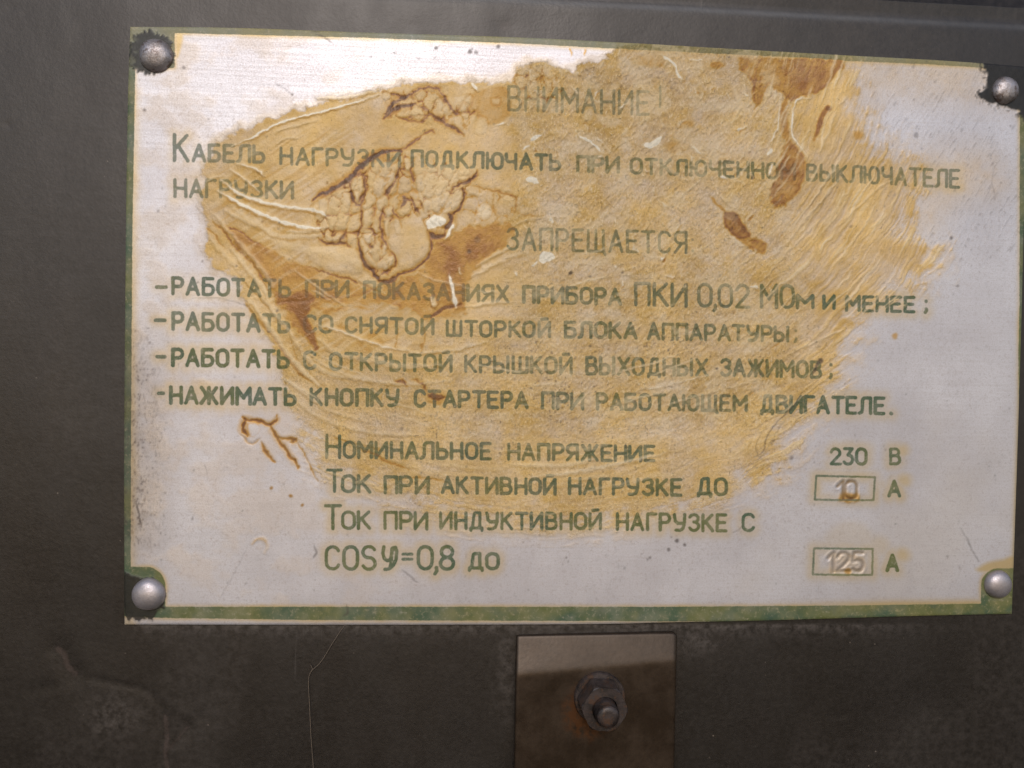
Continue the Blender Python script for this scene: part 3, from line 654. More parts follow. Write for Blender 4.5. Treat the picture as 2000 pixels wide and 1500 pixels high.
# --- stamped numbers: brown and sunk
stampD = np.full_like(X, 60.0)
stamps = [np.full_like(X, 60.0), np.full_like(X, 60.0)]
for k, (text, x0, x1, t0, b0, gap) in enumerate([('10', 1636, 1673, 940, 974, .06), ('125', 1617, 1686, 1080, 1116, .14)]):
    adv = [G[c][0] for c in text]; tot = sum(adv) + gap * (len(text) - 1); cur = 0
    for c, a in zip(text, adv):
        for pl in G[c][1]:
            q = np.array(pl)
            seg_field(stamps[k], np.c_[x0 + (x1 - x0) * (cur + q[:, 0]) / tot, t0 + (b0 - t0) * q[:, 1]], 2.6, pad=14, wob=1.2)
        cur += a + gap
stampD = np.minimum(*stamps)
sm_ = ss(2.2, -1.5, stampD)
np.maximum(amber, sm_ * np.where(Y < 1020, .18 + .34 * ss(950, 978, Y), .12) * (.6 + .7 * n2), out=amber)
blob(amber, [(1638, 966), (1650, 960), (1676, 966), (1676, 980), (1638, 980)], .30, 5)
blob(amber, [(1618, 1082), (1650, 1078), (1690, 1090), (1690, 1112), (1650, 1120), (1620, 1118)], .13, 6)
dot(amber, 1656, 1116, 7, .45, 4)
dirt = np.maximum(dirt, sm_ * np.where(Y < 1020, .42, .30) * (.5 + n2))
height -= sm_ * np.where(Y < 1020, .7, 1.1)
height += np.exp(-((stampD - 4) / 2) ** 2) * .4
pale = np.maximum(pale, ss(-2, 0, stampD) * ss(3, 1, stampD) * .12)

# --- dirt: cracks, specks, grime
for pts, w_, s_ in [([(1567, 761), (1552, 790), (1515, 828), (1498, 852), (1488, 884), (1472, 892)], 2.0, .75), ([(1484, 846), (1476, 880), (1490, 900)], 1.6, .5), ([(1588, 730), (1594, 716), (1600, 706)], 5, .8),
                    ([(1545, 800), (1520, 838), (1506, 862), (1480, 900), (1466, 908)], 1.6, .4),
                    ([(536, 160), (552, 172), (570, 184)], 2, .6), ([(615, 66), (632, 72), (650, 84)], 3, .8), ([(607, 62), (624, 62)], 6, .6), ([(1875, 1030), (1888, 1052), (1900, 1076), (1911, 1098)], 2.4, .5), ([(1890, 1060), (1897, 1068)], 6, .6), ([(1905, 1086), (1911, 1096)], 4.5, .6),
                    ([(635, 694), (640, 710)], 2, .5), ([(375, 584), (420, 582), (470, 592), (486, 598)], 2.2, .4), ([(430, 1040), (470, 1060)], 1.6, .3), ([(484, 1066), (468, 1100), (440, 1150), (430, 1172)], 1.6, .3), ([(785, 1112), (800, 1126), (816, 1136)], 3.5, .5),
                    ([(614, 1066), (618, 1080), (612, 1090)], 4, .55), ([(1300, 1070), (1274, 1084)], 1.8, .25), ([(1432, 1040), (1450, 1028)], 3, .5), ([(1941, 320), (1938, 360), (1944, 390)], 2, .35), ([(1968, 490), (1984, 474)], 3, .45), ([(1620, 1216), (1650, 1208), (1668, 1206)], 3, .5),
                    ([(262, 975), (268, 990), (272, 1008), (276, 1030)], 2.6, .8), ([(258, 966), (262, 990)], 2, .7), ([(266, 1048), (272, 1062)], 3, .7), ([(400, 906), (406, 924)], 3, .5), ([(676, 1180), (680, 1196), (672, 1202)], 4, .6),
                    ([(905, 1198), (912, 1208)], 2, .3), ([(1160, 720), (1168, 726)], 3, .7)]:
    stroke(dirt, pts, w_, s_, 1.2, 2.5)
for x, y, r, s_ in [(1114, 533, 5, .85), (1153, 540, 3.5, .7), (1216, 532, 3.5, .7), (1602, 705, 8, .85), (1399, 721, 3.4, .9), (1858, 465, 4.5, .7), (1870, 559, 4, .55), (852, 94, 5, .85), (918, 102, 6, .85), (930, 103, 6, .7), (922, 96, 3, .7), (973, 91, 6, .8),
                    (770, 104, 3, .6), (850, 112, 3, .5), (282, 215, 4, .7), (570, 184, 4, .8), (546, 435, 3.5, .8), (462, 520, 3, .7), (309, 412, 3, .6), (542, 607, 3.5, .8), (1322, 1056, 5, .8), (1338, 1064, 4.5, .8), (1306, 1073, 5, .7), (1270, 1090, 3, .7), (1220, 1110, 4, .4),
                    (1850, 1087, 3.5, .5), (1789, 264, 7, .45), (512, 434, 3, .5), (358, 132, 5, .6), (1662, 442, 4.5, .5), (1750, 1024, 3, .55), (1508, 860, 5, .5), (1545, 895, 5, .5), (724, 112, 3, .5), (748, 118, 4, .4), (1424, 112, 3, .9), (784, 837, 5, .55), (480, 1140, 4, .35), (1002, 866, 3, .5), (1540, 706, 3, .4)]:
    dot(dirt, x, y, r * .72, s_, 1.5)
rs = np.random.RandomState(77)
for i in range(620):
    x = rs.uniform(262, 1990); y = rs.uniform(75, 1178)
    if i > 330: x, y = rs.normal(1180, 260), rs.normal(800, 150)
    if i > 540: x, y = rs.uniform(258, 330), rs.uniform(640, 1090)
    dot(dirt, x, y, rs.uniform(.7, 2.2), rs.uniform(.2, .65), 1.2, rs.uniform(.7, 2.6))
pep = ss(.80, .93, vn(X / 2.6, Y / 3.4, 401)) * ss(.42, .66, fbm(X / 55, Y / 40, 411, 3))
pw = .38 * ss(.3, .6, stain) * ss(560, 760, Y) + .16 + .3 * leather
dirt = np.maximum(dirt, pep * pw)
lg = ss(360, 262, X) * ss(560, 760, Y) * ss(1130, 1020, Y)
dirt = np.maximum(dirt, lg * ss(.55, .8, fbm(X / 2.6, Y / 5.5, 421, 3)) * .5)
stain = np.maximum(stain, .30 * lg * fbm(X / 14, Y / 34, 425, 4) + .20 * ss(.45, .7, fbm(X / 50, Y / 38, 427, 4)) * ss(1000, 400, X))
grime = lg * 1.3 * (n2 + .3) + .10 * ss(.45, .75, n4) + .10 * ss(.5, .7, n2)
grime += .25 * np.exp(-(np.maximum(frame_sd, 0) / 16) ** 2) * ss(300, 900, Y)
# soft cloudy smears low on the left and fine diagonal scratches at the upper right
fine = ss(1640, 1750, X) * ss(640, 420, Y)
scr = vn((X + Y * .62) / 2.6, (Y - X * .62) / 16, 431)
dirt = np.maximum(dirt, fine * ss(.78, .95, scr) * .32)
height += fine * (scr - .5) * .22

# --- cabinet paint lapped over the corners round the rivets
def spiky(cx, cy, R0, amp, seed, tab):
    a = np.arctan2(Y - cy, X - cx)
    base = np.interp(np.degrees(a) % 360, [0, 45, 90, 135, 180, 225, 270, 315, 360], tab + [tab[0]])
    ra = base * R0 + amp * (vn((a + 4) * 7, a * 0, seed) - .5) * 2 + amp * .7 * (vn((a + 4) * 18, a * 0 + 3, seed) - .5) * 2 + (n3 - .5) * amp * 1.2
    return ra - np.hypot(X - cx, Y - cy)


paint = np.zeros_like(X)
paint = np.maximum(paint, ss(-1.6, 1.6, spiky(302, 106, 40, 6, 501, [.98, .86, .84, 1.15, 1.35, 1.25, 1.08, .98])) * (.97 - .35 * ss(275, 262, X) * ss(.4, .6, n3)))
paint = np.maximum(paint, ss(-1.6, 1.6, poly_sd([(240, 1114), (262, 1124), (300, 1127), (318, 1142), (325, 1165), (319, 1185), (304, 1200), (298, 1212), (284, 1207), (272, 1214), (258, 1208), (250, 1213), (240, 1196)], 4, False) + (n3 - .5) * 9) * .95)
sdT = poly_sd([(1916, 100), (1921, 132), (1928, 146), (1924, 170), (1910, 184), (1912, 190), (1932, 200), (1955, 208), (1975, 212), (1988, 218), (2000, 236), (2040, 240), (2040, 60), (1920, 60)], 5, False) + (n3 - .5) * 7
paint = np.maximum(paint, ss(-1.6, 1.6, sdT))
paint = np.maximum(paint, ss(.6, .75, vn(X / 3, Y / 4, 511)) * ss(16, 0, np.abs(sdT)) * .8)
# worn edge of the TL frame
inkF = np.where(frame_sd < inkD, 1, 0)
ink_all = np.minimum(inkD, frame_sd)
ink_str = np.where(inkF == 1, .95 - .22 * ss(150, 120, Y - (X - 254) * .045) * (.5 + n2), inkS)
ink_str = ink_str * (1 - .8 * ss(.3, .9, pale) * (inkF == 0) * ss(900, 700, Y)) * (.80 + .34 * n2)
ink_str *= 1 - .22 * np.clip(leather, 0, 1) * ss(.05, .3, lea) * (inkF == 0)
ink_str = np.minimum(1, ink_str * 1.02)
ink_str *= 1 - .06 * ss(.3, .7, stain) * (inkF == 0)
ink_str = np.clip(ink_str, 0, 1)

amber = np.clip(amber + ((n2 - .5) * .34 + (n1 - .5) * .34 + (n3 - .5) * .12) * ss(.15, .4, amber) * ss(.8, .6, amber), 0, 1)
dirt = np.clip(dirt + grime * .25, 0, 1)
stain = np.clip(stain, 0, 1.15)
pale = np.clip(pale * np.where(sdS > -14, 1, .4), 0, 1)
height += paint * 1.0 + amber * .3 + stain * .8
FIELDS = dict(grit=np.clip(np.maximum(leather, .55 * ss(620, 780, Y)) + .18, 0, 1), stain=stain, amber=amber, pale=pale, dirt=dirt, halo=halo, paint=paint, ink=np.clip(ink_all, -30, 30), ink_strength=ink_str)
PAD = FIELDS


def samp(f, x, y):
    u = np.clip((x - RX0) / RS, 0, NX - 1.001); v = np.clip((y - RY0) / RS, 0, NY - 1.001)
    i = u.astype(int); j = v.astype(int); a = u - i; b = v - j
    return (f[j, i] * (1 - a) + f[j, i + 1] * a) * (1 - b) + (f[j + 1, i] * (1 - a) + f[j + 1, i + 1] * a) * b


# ------------------------------------------------------------------ materials
def new_mat(name):
    m = bpy.data.materials.new(name); m.use_nodes = True
    nt = m.node_tree; b = nt.nodes["Principled BSDF"]
    return m, nt, b


class N:
    def __init__(s, nt): s.nt = nt
    def node(s, t, **k):
        n = s.nt.nodes.new(t)
        for a, b in k.items(): setattr(n, a, b)
        return n
    def link(s, a, b): s.nt.links.new(a, b)
    def put(s, sock, v):
        if hasattr(v, "links"): s.link(v, sock)
        else: sock.default_value = v
    def math(s, op, a, b=0.0, c=0.0, clamp=False):
        n = s.node("ShaderNodeMath", operation=op); n.use_clamp = clamp
        s.put(n.inputs[0], a); s.put(n.inputs[1], b); s.put(n.inputs[2], c)
        return n.outputs[0]
    def mix(s, f, a, b, mode='MIX'):
        n = s.node("ShaderNodeMix", data_type='RGBA', blend_type=mode)
        s.put(n.inputs[0], f); s.put(n.inputs[6], a); s.put(n.inputs[7], b)
        return n.outputs[2]
    def rng(s, v, a, b, c=0.0, d=1.0, smooth=True):
        n = s.node("ShaderNodeMapRange", interpolation_type='SMOOTHSTEP' if smooth else 'LINEAR')
        s.put(n.inputs[0], v); s.put(n.inputs[1], a); s.put(n.inputs[2], b); s.put(n.inputs[3], c); s.put(n.inputs[4], d)
        return n.outputs[0]
    def noise(s, vec, scale, detail=3.0, rough=.5, dist=0.0):
        n = s.node("ShaderNodeTexNoise"); s.put(n.inputs["Vector"], vec); n.inputs["Scale"].default_value = scale
        n.inputs["Detail"].default_value = detail; n.inputs["Roughness"].default_value = rough; n.inputs["Distortion"].default_value = dist
        return n.outputs[0]
    def attr(s, name):
        return s.node("ShaderNodeAttribute", attribute_name=name).outputs["Fac"]
    def coord(s): return s.node("ShaderNodeTexCoord").outputs["Object"]
    def scale(s, v, xyz, rot=(0, 0, 0)):
        n = s.node("ShaderNodeMapping"); s.put(n.inputs[0], v); n.inputs["Scale"].default_value = xyz; n.inputs["Rotation"].default_value = rot
        return n.outputs[0]
    def ramp(s, v, stops):
        n = s.node("ShaderNodeValToRGB"); s.put(n.inputs[0], v)
        e = n.color_ramp.elements
        while len(e) < len(stops): e.new(.5)
        for q, (p, c) in zip(e, stops): q.position = p; q.color = c
        return n.outputs[0]
    def bump(s, h, strength, dist, nrm=None):
        n = s.node("ShaderNodeBump"); s.put(n.inputs["Height"], h); n.inputs["Strength"].default_value = strength; n.inputs["Distance"].default_value = dist
        if nrm is not None: s.link(nrm, n.inputs["Normal"])
        return n.outputs[0]


def c8(r, g, b):
    f = lambda v: (v / 255 / 12.92) if v / 255 <= .04045 else ((v / 255 + .055) / 1.055) ** 2.4
    return (f(r), f(g), f(b), 1.0)


PAINT_A, PAINT_B = (.0055, .0040, .0030, 1), (.0105, .0082, .0066, 1)


def paint_colour(n, co):
    a = n.noise(co, 45, 5, .6); b = n.noise(co, 900, 2, .5)
    col = n.mix(n.rng(a, .35, .65), PAINT_A, PAINT_B)
    return n.mix(n.rng(b, .3, .8, 0, .5), col, (.024, .020, .018, 1))


# the printed plate
mp, nt, bs = new_mat("printed_aluminium"); n = N(nt); co = n.coord()
grain = n.noise(co, 3800, 2, .6)
brush = n.noise(n.scale(co, (45, 45, 2300)), 1, 4, .65)
cloud = n.noise(co, 38, 4, .6)
base = n.mix(n.rng(cloud, .3, .7), (.575, .547, .585, 1), (.71, .688, .735, 1))
base = n.mix(n.rng(n.noise(co, 22, 4, .6), .50, .70, 0, .3), base, (.64, .56, .47, 1))
base = n.mix(n.rng(n.noise(co, 1500, 5, .7), .5, .75, 0, .55), base, (.40, .33, .32, 1))
base = n.mix(n.rng(grain, .4, .75, 0, .45), base, (.45, .40, .39, 1))
base = n.mix(n.rng(brush, .42, .72, 0, .34), base, (.54, .50, .50, 1))
hl = n.attr("halo")
base = n.mix(n.math('MULTIPLY', hl, .82, clamp=True), base, (.60, .43, .17, 1))
st = n.attr("stain")
gl = n.mix(n.rng(n.noise(co, 70, 5, .65), .3, .7), (.53, .325, .092, 1), (.765, .505, .19, 1))
fleck = n.noise(n.scale(co, (2600, 2600, 1500), (0, math.radians(-32), 0)), 1, 4, .72)
gt = n.attr('grit')
gl = n.mix(n.math('MULTIPLY', gt, n.rng(fleck, .53, .66, 0, .42)), gl, (.34, .20, .065, 1))
gl = n.mix(n.math('MULTIPLY', gt, n.rng(fleck, .47, .34, 0, .60)), gl, (.86, .70, .44, 1))
gl = n.mix(n.rng(n.noise(co, 1900, 2, .5), .67, .74, 0, .45), gl, (.16, .09, .035, 1))
gl = n.mix(n.rng(grain, .55, .8, 0, .16), gl, (.36, .24, .09, 1))
base = n.mix(n.math('MULTIPLY', st, .92, clamp=True), base, gl)
ik = n.attr("ink"); ikn = n.math('ADD', ik, n.math('MULTIPLY', n.math('SUBTRACT', n.noise(co, 2600, 3, .6), .5), 2.2))
inkm = n.rng(ikn, -.9, 1.1, 1.0, 0.0)
inkm = n.math('MULTIPLY', inkm, n.attr("ink_strength"))
wear = n.rng(n.noise(co, 1500, 4, .65), .28, .48, .72, 1.0)
inkm = n.math('MULTIPLY', inkm, wear)
g1 = n.mix(n.rng(n.noise(n.scale(co, (1, 1, 1)), 85, 3, .6), .40, .60), (.118, .132, .042, 1), (.062, .104, .056, 1))
g1 = n.mix(n.rng(n.noise(co, 240, 3, .6), .50, .74, 0, .55), g1, (.040, .078, .058, 1))
am = n.attr("amber")
amc = n.ramp(am, [(0, (.58, .38, .12, 1)), (.35, (.52, .275, .055, 1)), (.62, (.30, .118, .024, 1)), (1, (.105, .036, .013, 1))])
base = n.mix(n.rng(am, .0, .36, 0, .95), base, amc)
g1 = n.mix(n.rng(am, .15, .6, 0, .8), g1, (.085, .050, .020, 1))
inkm = n.math('MULTIPLY', inkm, n.rng(am, .2, .9, 1, .35))
base = n.mix(inkm, base, g1)
pl = n.attr("pale")
base = n.mix(n.math('MULTIPLY', pl, n.rng(am, .3, .8, .80, .35)), base, (.79, .63, .40, 1))
base = n.mix(n.rng(pl, .62, .92, 0, .75), base, (.88, .82, .70, 1))
di = n.attr("dirt")
base = n.mix(n.math('MULTIPLY', di, .92, clamp=True), base, (.060, .042, .036, 1))
pt = n.attr("paint")
base = n.mix(n.math('MULTIPLY', pt, 1.0, clamp=True), base, paint_colour(n, co))
nt.links.new(base, bs.inputs["Base Color"])
nt.links.new(n.rng(st, .1, .6, .5, .36), bs.inputs['Specular IOR Level'])
ro = n.rng(st, 0, .6, .50, .47); ro = n.math('ADD', ro, n.rng(am, .2, .7, 0, -.16)); ro = n.math('ADD', ro, n.math('MULTIPLY', n.math('SUBTRACT', grain, .5), .25))
ro = n.math('ADD', ro, n.math('MULTIPLY', n.math('SUBTRACT', brush, .5), .22))
nt.links.new(ro, bs.inputs["Roughness"])
met = n.math('MULTIPLY', n.rng(st, 0, .5, .52, .10), n.rng(inkm, 0, .6, 1, 0))
met = n.math('MULTIPLY', met, n.rng(pt, 0, .5, 1, 0))
nt.links.new(met, bs.inputs["Metallic"])
bh = n.math('ADD', n.math('MULTIPLY', grain, n.rng(st, .1, .6, .12, .5)), n.math('MULTIPLY', n.math('ADD', n.noise(co, 1200, 3, .6), n.math('MULTIPLY', fleck, -1.3)), n.math('MULTIPLY', n.rng(st, .2, .6, .04, 1.5), n.math('ADD', gt, .1))))
nt.links.new(n.bump(bh, .7, .00020), bs.inputs["Normal"])

# bare edge of the plate
me_, nt, bs = new_mat("aluminium_edge"); n = N(nt); co = n.coord()
nt.links.new(n.mix(n.noise(co, 300, 3), (.42, .38, .33, 1), (.16, .14, .12, 1)), bs.inputs["Base Color"])
bs.inputs["Metallic"].default_value = .5; bs.inputs["Roughness"].default_value = .5

# cabinet paint
mc, nt, bs = new_mat("cabinet_paint"); n = N(nt); co = n.coord()
col = paint_colour(n, co)
scra = n.noise(n.scale(co, (700, 700, 26), (0, .18, 0)), 1, 3, .6)
col = n.mix(n.math('MULTIPLY', n.rng(scra, .64, .76), n.rng(n.noise(co, 30, 3), .45, .6, 0, .5)), col, (.085, .075, .07, 1))
ch = n.attr("chip"); chn = n.math('ADD', ch, n.math('MULTIPLY', n.math('SUBTRACT', n.noise(co, 700, 4, .65), .5), .7))
rust = n.rng(chn, .5, .8)
col = n.mix(n.rng(chn, .38, .6, 0, .8), col, (.012, .008, .007, 1))
col = n.mix(n.math('MULTIPLY', rust, .8), col, (.045, .031, .027, 1))
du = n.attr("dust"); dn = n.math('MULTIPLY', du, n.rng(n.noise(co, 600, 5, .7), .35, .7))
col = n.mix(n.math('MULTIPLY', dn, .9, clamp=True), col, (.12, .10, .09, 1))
col = n.mix(n.math('MULTIPLY', n.attr('sky_sheen'), .8), col, (.115, .118, .128, 1))  # painted sky sheen on the ridge
col = n.mix(n.rng(n.noise(co, 2300, 2, .6), .56, .72, 0, .28), col, (.040, .034, .030, 1))
vor = n.node("ShaderNodeTexVoronoi"); n.put(vor.inputs["Vector"], co); vor.inputs["Scale"].default_value = 420
spk = n.math('MULTIPLY', n.rng(vor.outputs["Distance"], .03, .09, 1, 0), n.rng(n.noise(co, 90, 2), .55, .7))
col = n.mix(n.math('MULTIPLY', spk, .6), col, (.25, .2, .16, 1))
smg = n.noise(n.scale(co, (1, 1, .35), (0, .25, 0)), 60, 5, .6)
nt.links.new(col, bs.inputs["Base Color"])
nt.links.new(n.math('ADD', n.rng(smg, .3, .7, .42, .50), n.math('MULTIPLY', dn, .2)), bs.inputs["Roughness"])
bs.inputs["Specular IOR Level"].default_value = .68
bs.inputs["Specular Tint"].default_value = (1, .93, .90, 1)
bh = n.math('ADD', n.noise(co, 1500, 4, .6), n.math('MULTIPLY', n.noise(co, 260, 4, .6), 1.5))
nt.links.new(n.bump(bh, .35, .0001), bs.inputs["Normal"])

# strap, nut, rivet
def metal(name, ca, cb, r0, r1, metallic, sc=150, bump_=.3, rustc=None):
    m, nt, bs = new_mat(name); n = N(nt); co = n.coord()
    col = n.mix(n.rng(n.noise(co, sc, 5, .65), .35, .65), ca, cb)
    col = n.mix(n.rng(n.noise(co, sc * 10, 3, .6), .4, .8, 0, .35), col, (ca[0] * .5, ca[1] * .5, ca[2] * .5, 1))
    if rustc: col = n.mix(n.rng(n.noise(co, sc * 1.3, 4, .75), .50, .62, 0, .85), col, rustc)
    nt.links.new(col, bs.inputs["Base Color"])
    nt.links.new(n.rng(n.noise(co, sc * 2, 4, .6), .3, .7, r0, r1), bs.inputs["Roughness"])
    bs.inputs["Metallic"].default_value = metallic
    nt.links.new(n.bump(n.noise(co, sc * 7, 4, .65), bump_, .0001), bs.inputs["Normal"])
    return m


m_strap = metal("strap_paint", (.038, .024, .015, 1), (.060, .040, .027, 1), .36, .46, 0.5, 120)
m_bolt = metal("old_bolt_paint", (.070, .053, .050, 1), (.022, .016, .014, 1), .36, .5, .2, 400, .5, (.085, .045, .028, 1))
m_rivet = metal("worn_rivet_metal", (.50, .46, .48, 1), (.30, .26, .25, 1), .38, .55, .75, 420, .9, (.16, .115, .10, 1))
m_rivet_b = metal("dull_rivet_metal", (.50, .455, .48, 1), (.38, .34, .35, 1), .42, .54, .7, 300, .5)
m_hair, nt, bs = new_mat("hair"); bs.inputs["Base Color"].default_value = (.16, .12, .09, 1); bs.inputs["Roughness"].default_value = .6

# ------------------------------------------------------------------ the cabinet wall
def ridge_y(x):
    return ip([(-1400, -170), (0, -34), (1000, 1), (1250, 13), (1350, 18), (1625, 34), (2000, 54), (3400, 132)], x)


xs = np.unique(np.concatenate([np.linspace(-1300, -20, 30), np.arange(-20, 2021, 6.0), np.linspace(2020, 3300, 30)]))
ts = np.concatenate([np.linspace(-900, -40, 24), np.arange(-40, 30, 2.0)])        # measured from the ridge
yb = np.concatenate([np.linspace(0, 1, 260) ** 1.0 * 1470 + 30, np.linspace(1520, 2400, 24)])
xx, tt = np.meshgrid(xs, np.concatenate([ts, yb]))
yy = ridge_y(xx) * ss(700, 0, tt) + tt + 0.0
# section across the ridge: lower sheet at 0, rolled edge, then set back and leaning
def section(t):
    h = np.interp(t, [-900, -60, -16, -10, -4, 3, 9, 15], [104, .8, -3.4, -3.3, -2.2, -.9, -.2, 0])
    return h * PX


hh = section(tt)
den = (fbm(xx / 260, yy / 260, 601, 3) - .5) * .9 + (fbm(xx / 60, yy / 60, 611, 3) - .5) * .35
# chipped and dented place low on the left
CH = [[(112, 1268), (124, 1278), (132, 1300), (146, 1316)], [(146, 1316), (180, 1326), (240, 1338), (284, 1350), (310, 1374), (322, 1392), (326, 1414)], [(322, 1400), (326, 1440), (322, 1470), (326, 1500), (320, 1560)], [(326, 1466), (346, 1444), (366, 1420)], [(60, 1352), (100, 1340)],
      [(372, 1410), (400, 1400)]]
chw = [(10, .85), (3, .44), (8, .78), (7, .66), (5, .3), (4, .3)]
chip = np.zeros_like(xx); dent = np.zeros_like(xx)
for pts, (w_, s_) in zip(CH, chw):
    p = sm(pts, 4)
    d = np.full_like(xx, 1e4)
    for (x0, y0), (x1, y1) in zip(p[:-1], p[1:]):
        dx, dy = x1 - x0, y1 - y0
        t_ = np.clip(((xx - x0) * dx + (yy - y0) * dy) / (dx * dx + dy * dy + 1e-9), 0, 1)
        d = np.minimum(d, np.hypot(xx - x0 - t_ * dx, yy - y0 - t_ * dy))
    chip = np.maximum(chip, np.exp(-(d / w_) ** 2) * s_)
    dent = np.maximum(dent, np.exp(-(d / (w_ * 2.2)) ** 2) * s_)
for x, y, r, s_ in [(16, 244, 9, .8), (990, 52, 22, .8), (1646, 1396, 9, .55), (810, 48, 14, .5), (22, 16, 12, .4), (185, 1174, 4, .4), (1790, 1300, 10, .3)]:
    g_ = np.exp(-(((xx - x) / r) ** 2 + ((yy - y) / (r * .7)) ** 2)) * s_
    chip = np.maximum(chip, g_ * .9); dent = np.maximum(dent, g_ * .5)
bulge = np.exp(-(((xx - 190) / 130) ** 2 + ((yy - 1440) / 90) ** 2)) * 2.5
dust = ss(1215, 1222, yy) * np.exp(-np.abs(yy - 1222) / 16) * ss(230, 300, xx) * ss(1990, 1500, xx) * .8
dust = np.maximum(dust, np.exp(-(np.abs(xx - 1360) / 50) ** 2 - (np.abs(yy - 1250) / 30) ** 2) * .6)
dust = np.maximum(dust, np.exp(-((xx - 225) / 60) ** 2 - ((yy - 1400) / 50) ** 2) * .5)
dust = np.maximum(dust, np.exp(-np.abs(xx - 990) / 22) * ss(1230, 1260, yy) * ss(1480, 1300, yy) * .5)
sky_sheen = np.exp(-((tt + 1) / 6.0) ** 2) * (.8 - .35 * ss(1500, 2000, xx)) * (.7 + .5 * fbm(xx / 30, yy / 8, 631, 3))  # bluish sky highlight along the rolled ridge, painted into the wall colour
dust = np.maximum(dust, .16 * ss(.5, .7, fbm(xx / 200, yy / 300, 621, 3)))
hh = hh + (den * 2.2 - dent * 2.0 + bulge) * PX * ss(0, 60, np.abs(tt) + 10)
P = WF(xx, yy, hh).reshape(-1, 3)
nr, nc = xx.shape
idx = np.arange(nr * nc).reshape(nr, nc)
Q = np.stack([idx[1:, :-1], idx[1:, 1:], idx[:-1, 1:], idx[:-1, :-1]], -1).reshape(-1, 4)
wall = grid_obj("cabinet_wall", P, Q, dict(chip=chip.ravel(), dust=dust.ravel(), sky_sheen=sky_sheen.ravel()), None, mc)
tag(wall, kind="structure", label="dark olive brown painted sheet metal wall with a rolled ridge and chipped paint low on the left")

# ------------------------------------------------------------------ the plate
PT = 0.0008                                    # sheet thickness
plate = empty("warning_plate", W(1110, 1200, 0.0))
tag(plate, label="old white metal warning plate with green Russian lettering under brown dried glue", category="sign")
off = np.array(plate.location)

nu, nv = 876, 584
u = np.linspace(0, 1, nu); v = np.linspace(0, 1, nv)
def edge(tab, t, ax):
    c = tab[:, ax]; s_ = (c - c[0]) / (c[-1] - c[0])
    return np.stack([np.interp(t, s_, tab[:, 0]), np.interp(t, s_, tab[:, 1])], -1)
# smooth the surveyed corners of the outline
def smooth_edge(tab):
    return sm(tab, 8)
eT, eB, eL, eR = (edge(smooth_edge(a), t_, ax) for a, t_, ax in ((TOP, u, 0), (BOT, u, 0), (LEF, v, 1), (RIG, v, 1)))
U, V_ = np.meshgrid(u, v)
def coons(k):
    C00, C10, C01, C11 = eT[0, k], eT[-1, k], eB[0, k], eB[-1, k]
    return ((1 - V_) * eT[None, :, k] + V_ * eB[None, :, k] + (1 - U) * eL[:, None, k] + U * eR[:, None, k]
            - ((1 - U) * (1 - V_) * C00 + U * (1 - V_) * C10 + (1 - U) * V_ * C01 + U * V_ * C11))
gx, gy = coons(0), coons(1)
hz = samp(height, gx, gy)
# rolled rim of the sheet and a faint swell of the whole plate
ed = np.minimum.reduce([U * 1740, (1 - U) * 1740, V_ * 1130, (1 - V_) * 1130])
hz = hz + np.interp(ed, [0, 2, 5], [-1.2, -.25, 0]) + (fbm(gx / 300, gy / 300, 701, 2) - .5) * 3 * ss(0, 200, ed)
Pp = W(gx, gy, PT)
Pp[..., 1] -= hz * PX
du = np.gradient(Pp, axis=1); dv = np.gradient(Pp, axis=0)
nrm = np.cross(dv, du); nrm /= np.linalg.norm(nrm, axis=-1, keepdims=True)
nrm[nrm[..., 1] > 0] *= -1
co_ = (Pp - off).reshape(-1, 3)
attrs = {k: samp(f, gx, gy).ravel() for k, f in FIELDS.items()}
gi = np.arange(nu * nv).reshape(nv, nu)
quads = np.stack([gi[1:, :-1], gi[1:, 1:], gi[:-1, 1:], gi[:-1, :-1]], -1)
cx = ((gx[:-1, :-1] + gx[1:, 1:]) / 2); cy = ((gy[:-1, :-1] + gy[1:, 1:]) / 2)
ii = np.clip(((cx - RX0) / RS + .5).astype(int), 0, NX - 1); jj = np.clip(((cy - RY0) / RS + .5).astype(int), 0, NY - 1)
cls = np.zeros(cx.shape, int)                                           # 0 bare sheet
cls[samp(stain, cx, cy) > .30] = 1                                       # glue
cls[samp(amber, cx, cy) > .34] = 2                                       # thick brown glue
cls[(samp(frame_sd, cx, cy) < 1.0)] = 3                                  # green frame
cls[samp(paint, cx, cy) > .5] = 4                                        # paint lapped over
sel = samp(inkD, cx, cy) < 1.2
lid = lineid[jj, ii]; bid = boxid[jj, ii]
cls[sel & (lid >= 0)] = 100 + lid[sel & (lid >= 0)]
cls[sel & (bid >= 0)] = 30 + bid[sel & (bid >= 0)]
s0 = (samp(stamps[0], cx, cy) < 1.0) & (bid < 0); s1 = (samp(stamps[1], cx, cy) < 1.0) & (bid < 0)
cls[s0] = 40; cls[s1] = 41
NF = nrm.reshape(-1, 3)
LL = ["heading at the top", "long first line", "short second line", "middle heading",
      "dash line ending МЕНЕЕ", "dash line ending АППАРАТУРЫ", "dash line ending ЗАЖИМОВ", "dash line ending ДВИГАТЕЛЕ", "line with 230 В at its end",
      "line ending ДО beside the upper number box", "line ending in a lone С", "last line above the bottom edge"]
def part(name, code, label=None):
    q = quads[cls == code]
    if not len(q): return
    o = grid_obj(name, co_, q, attrs, NF, mp, plate)
    if label: o["label"] = label
    return o
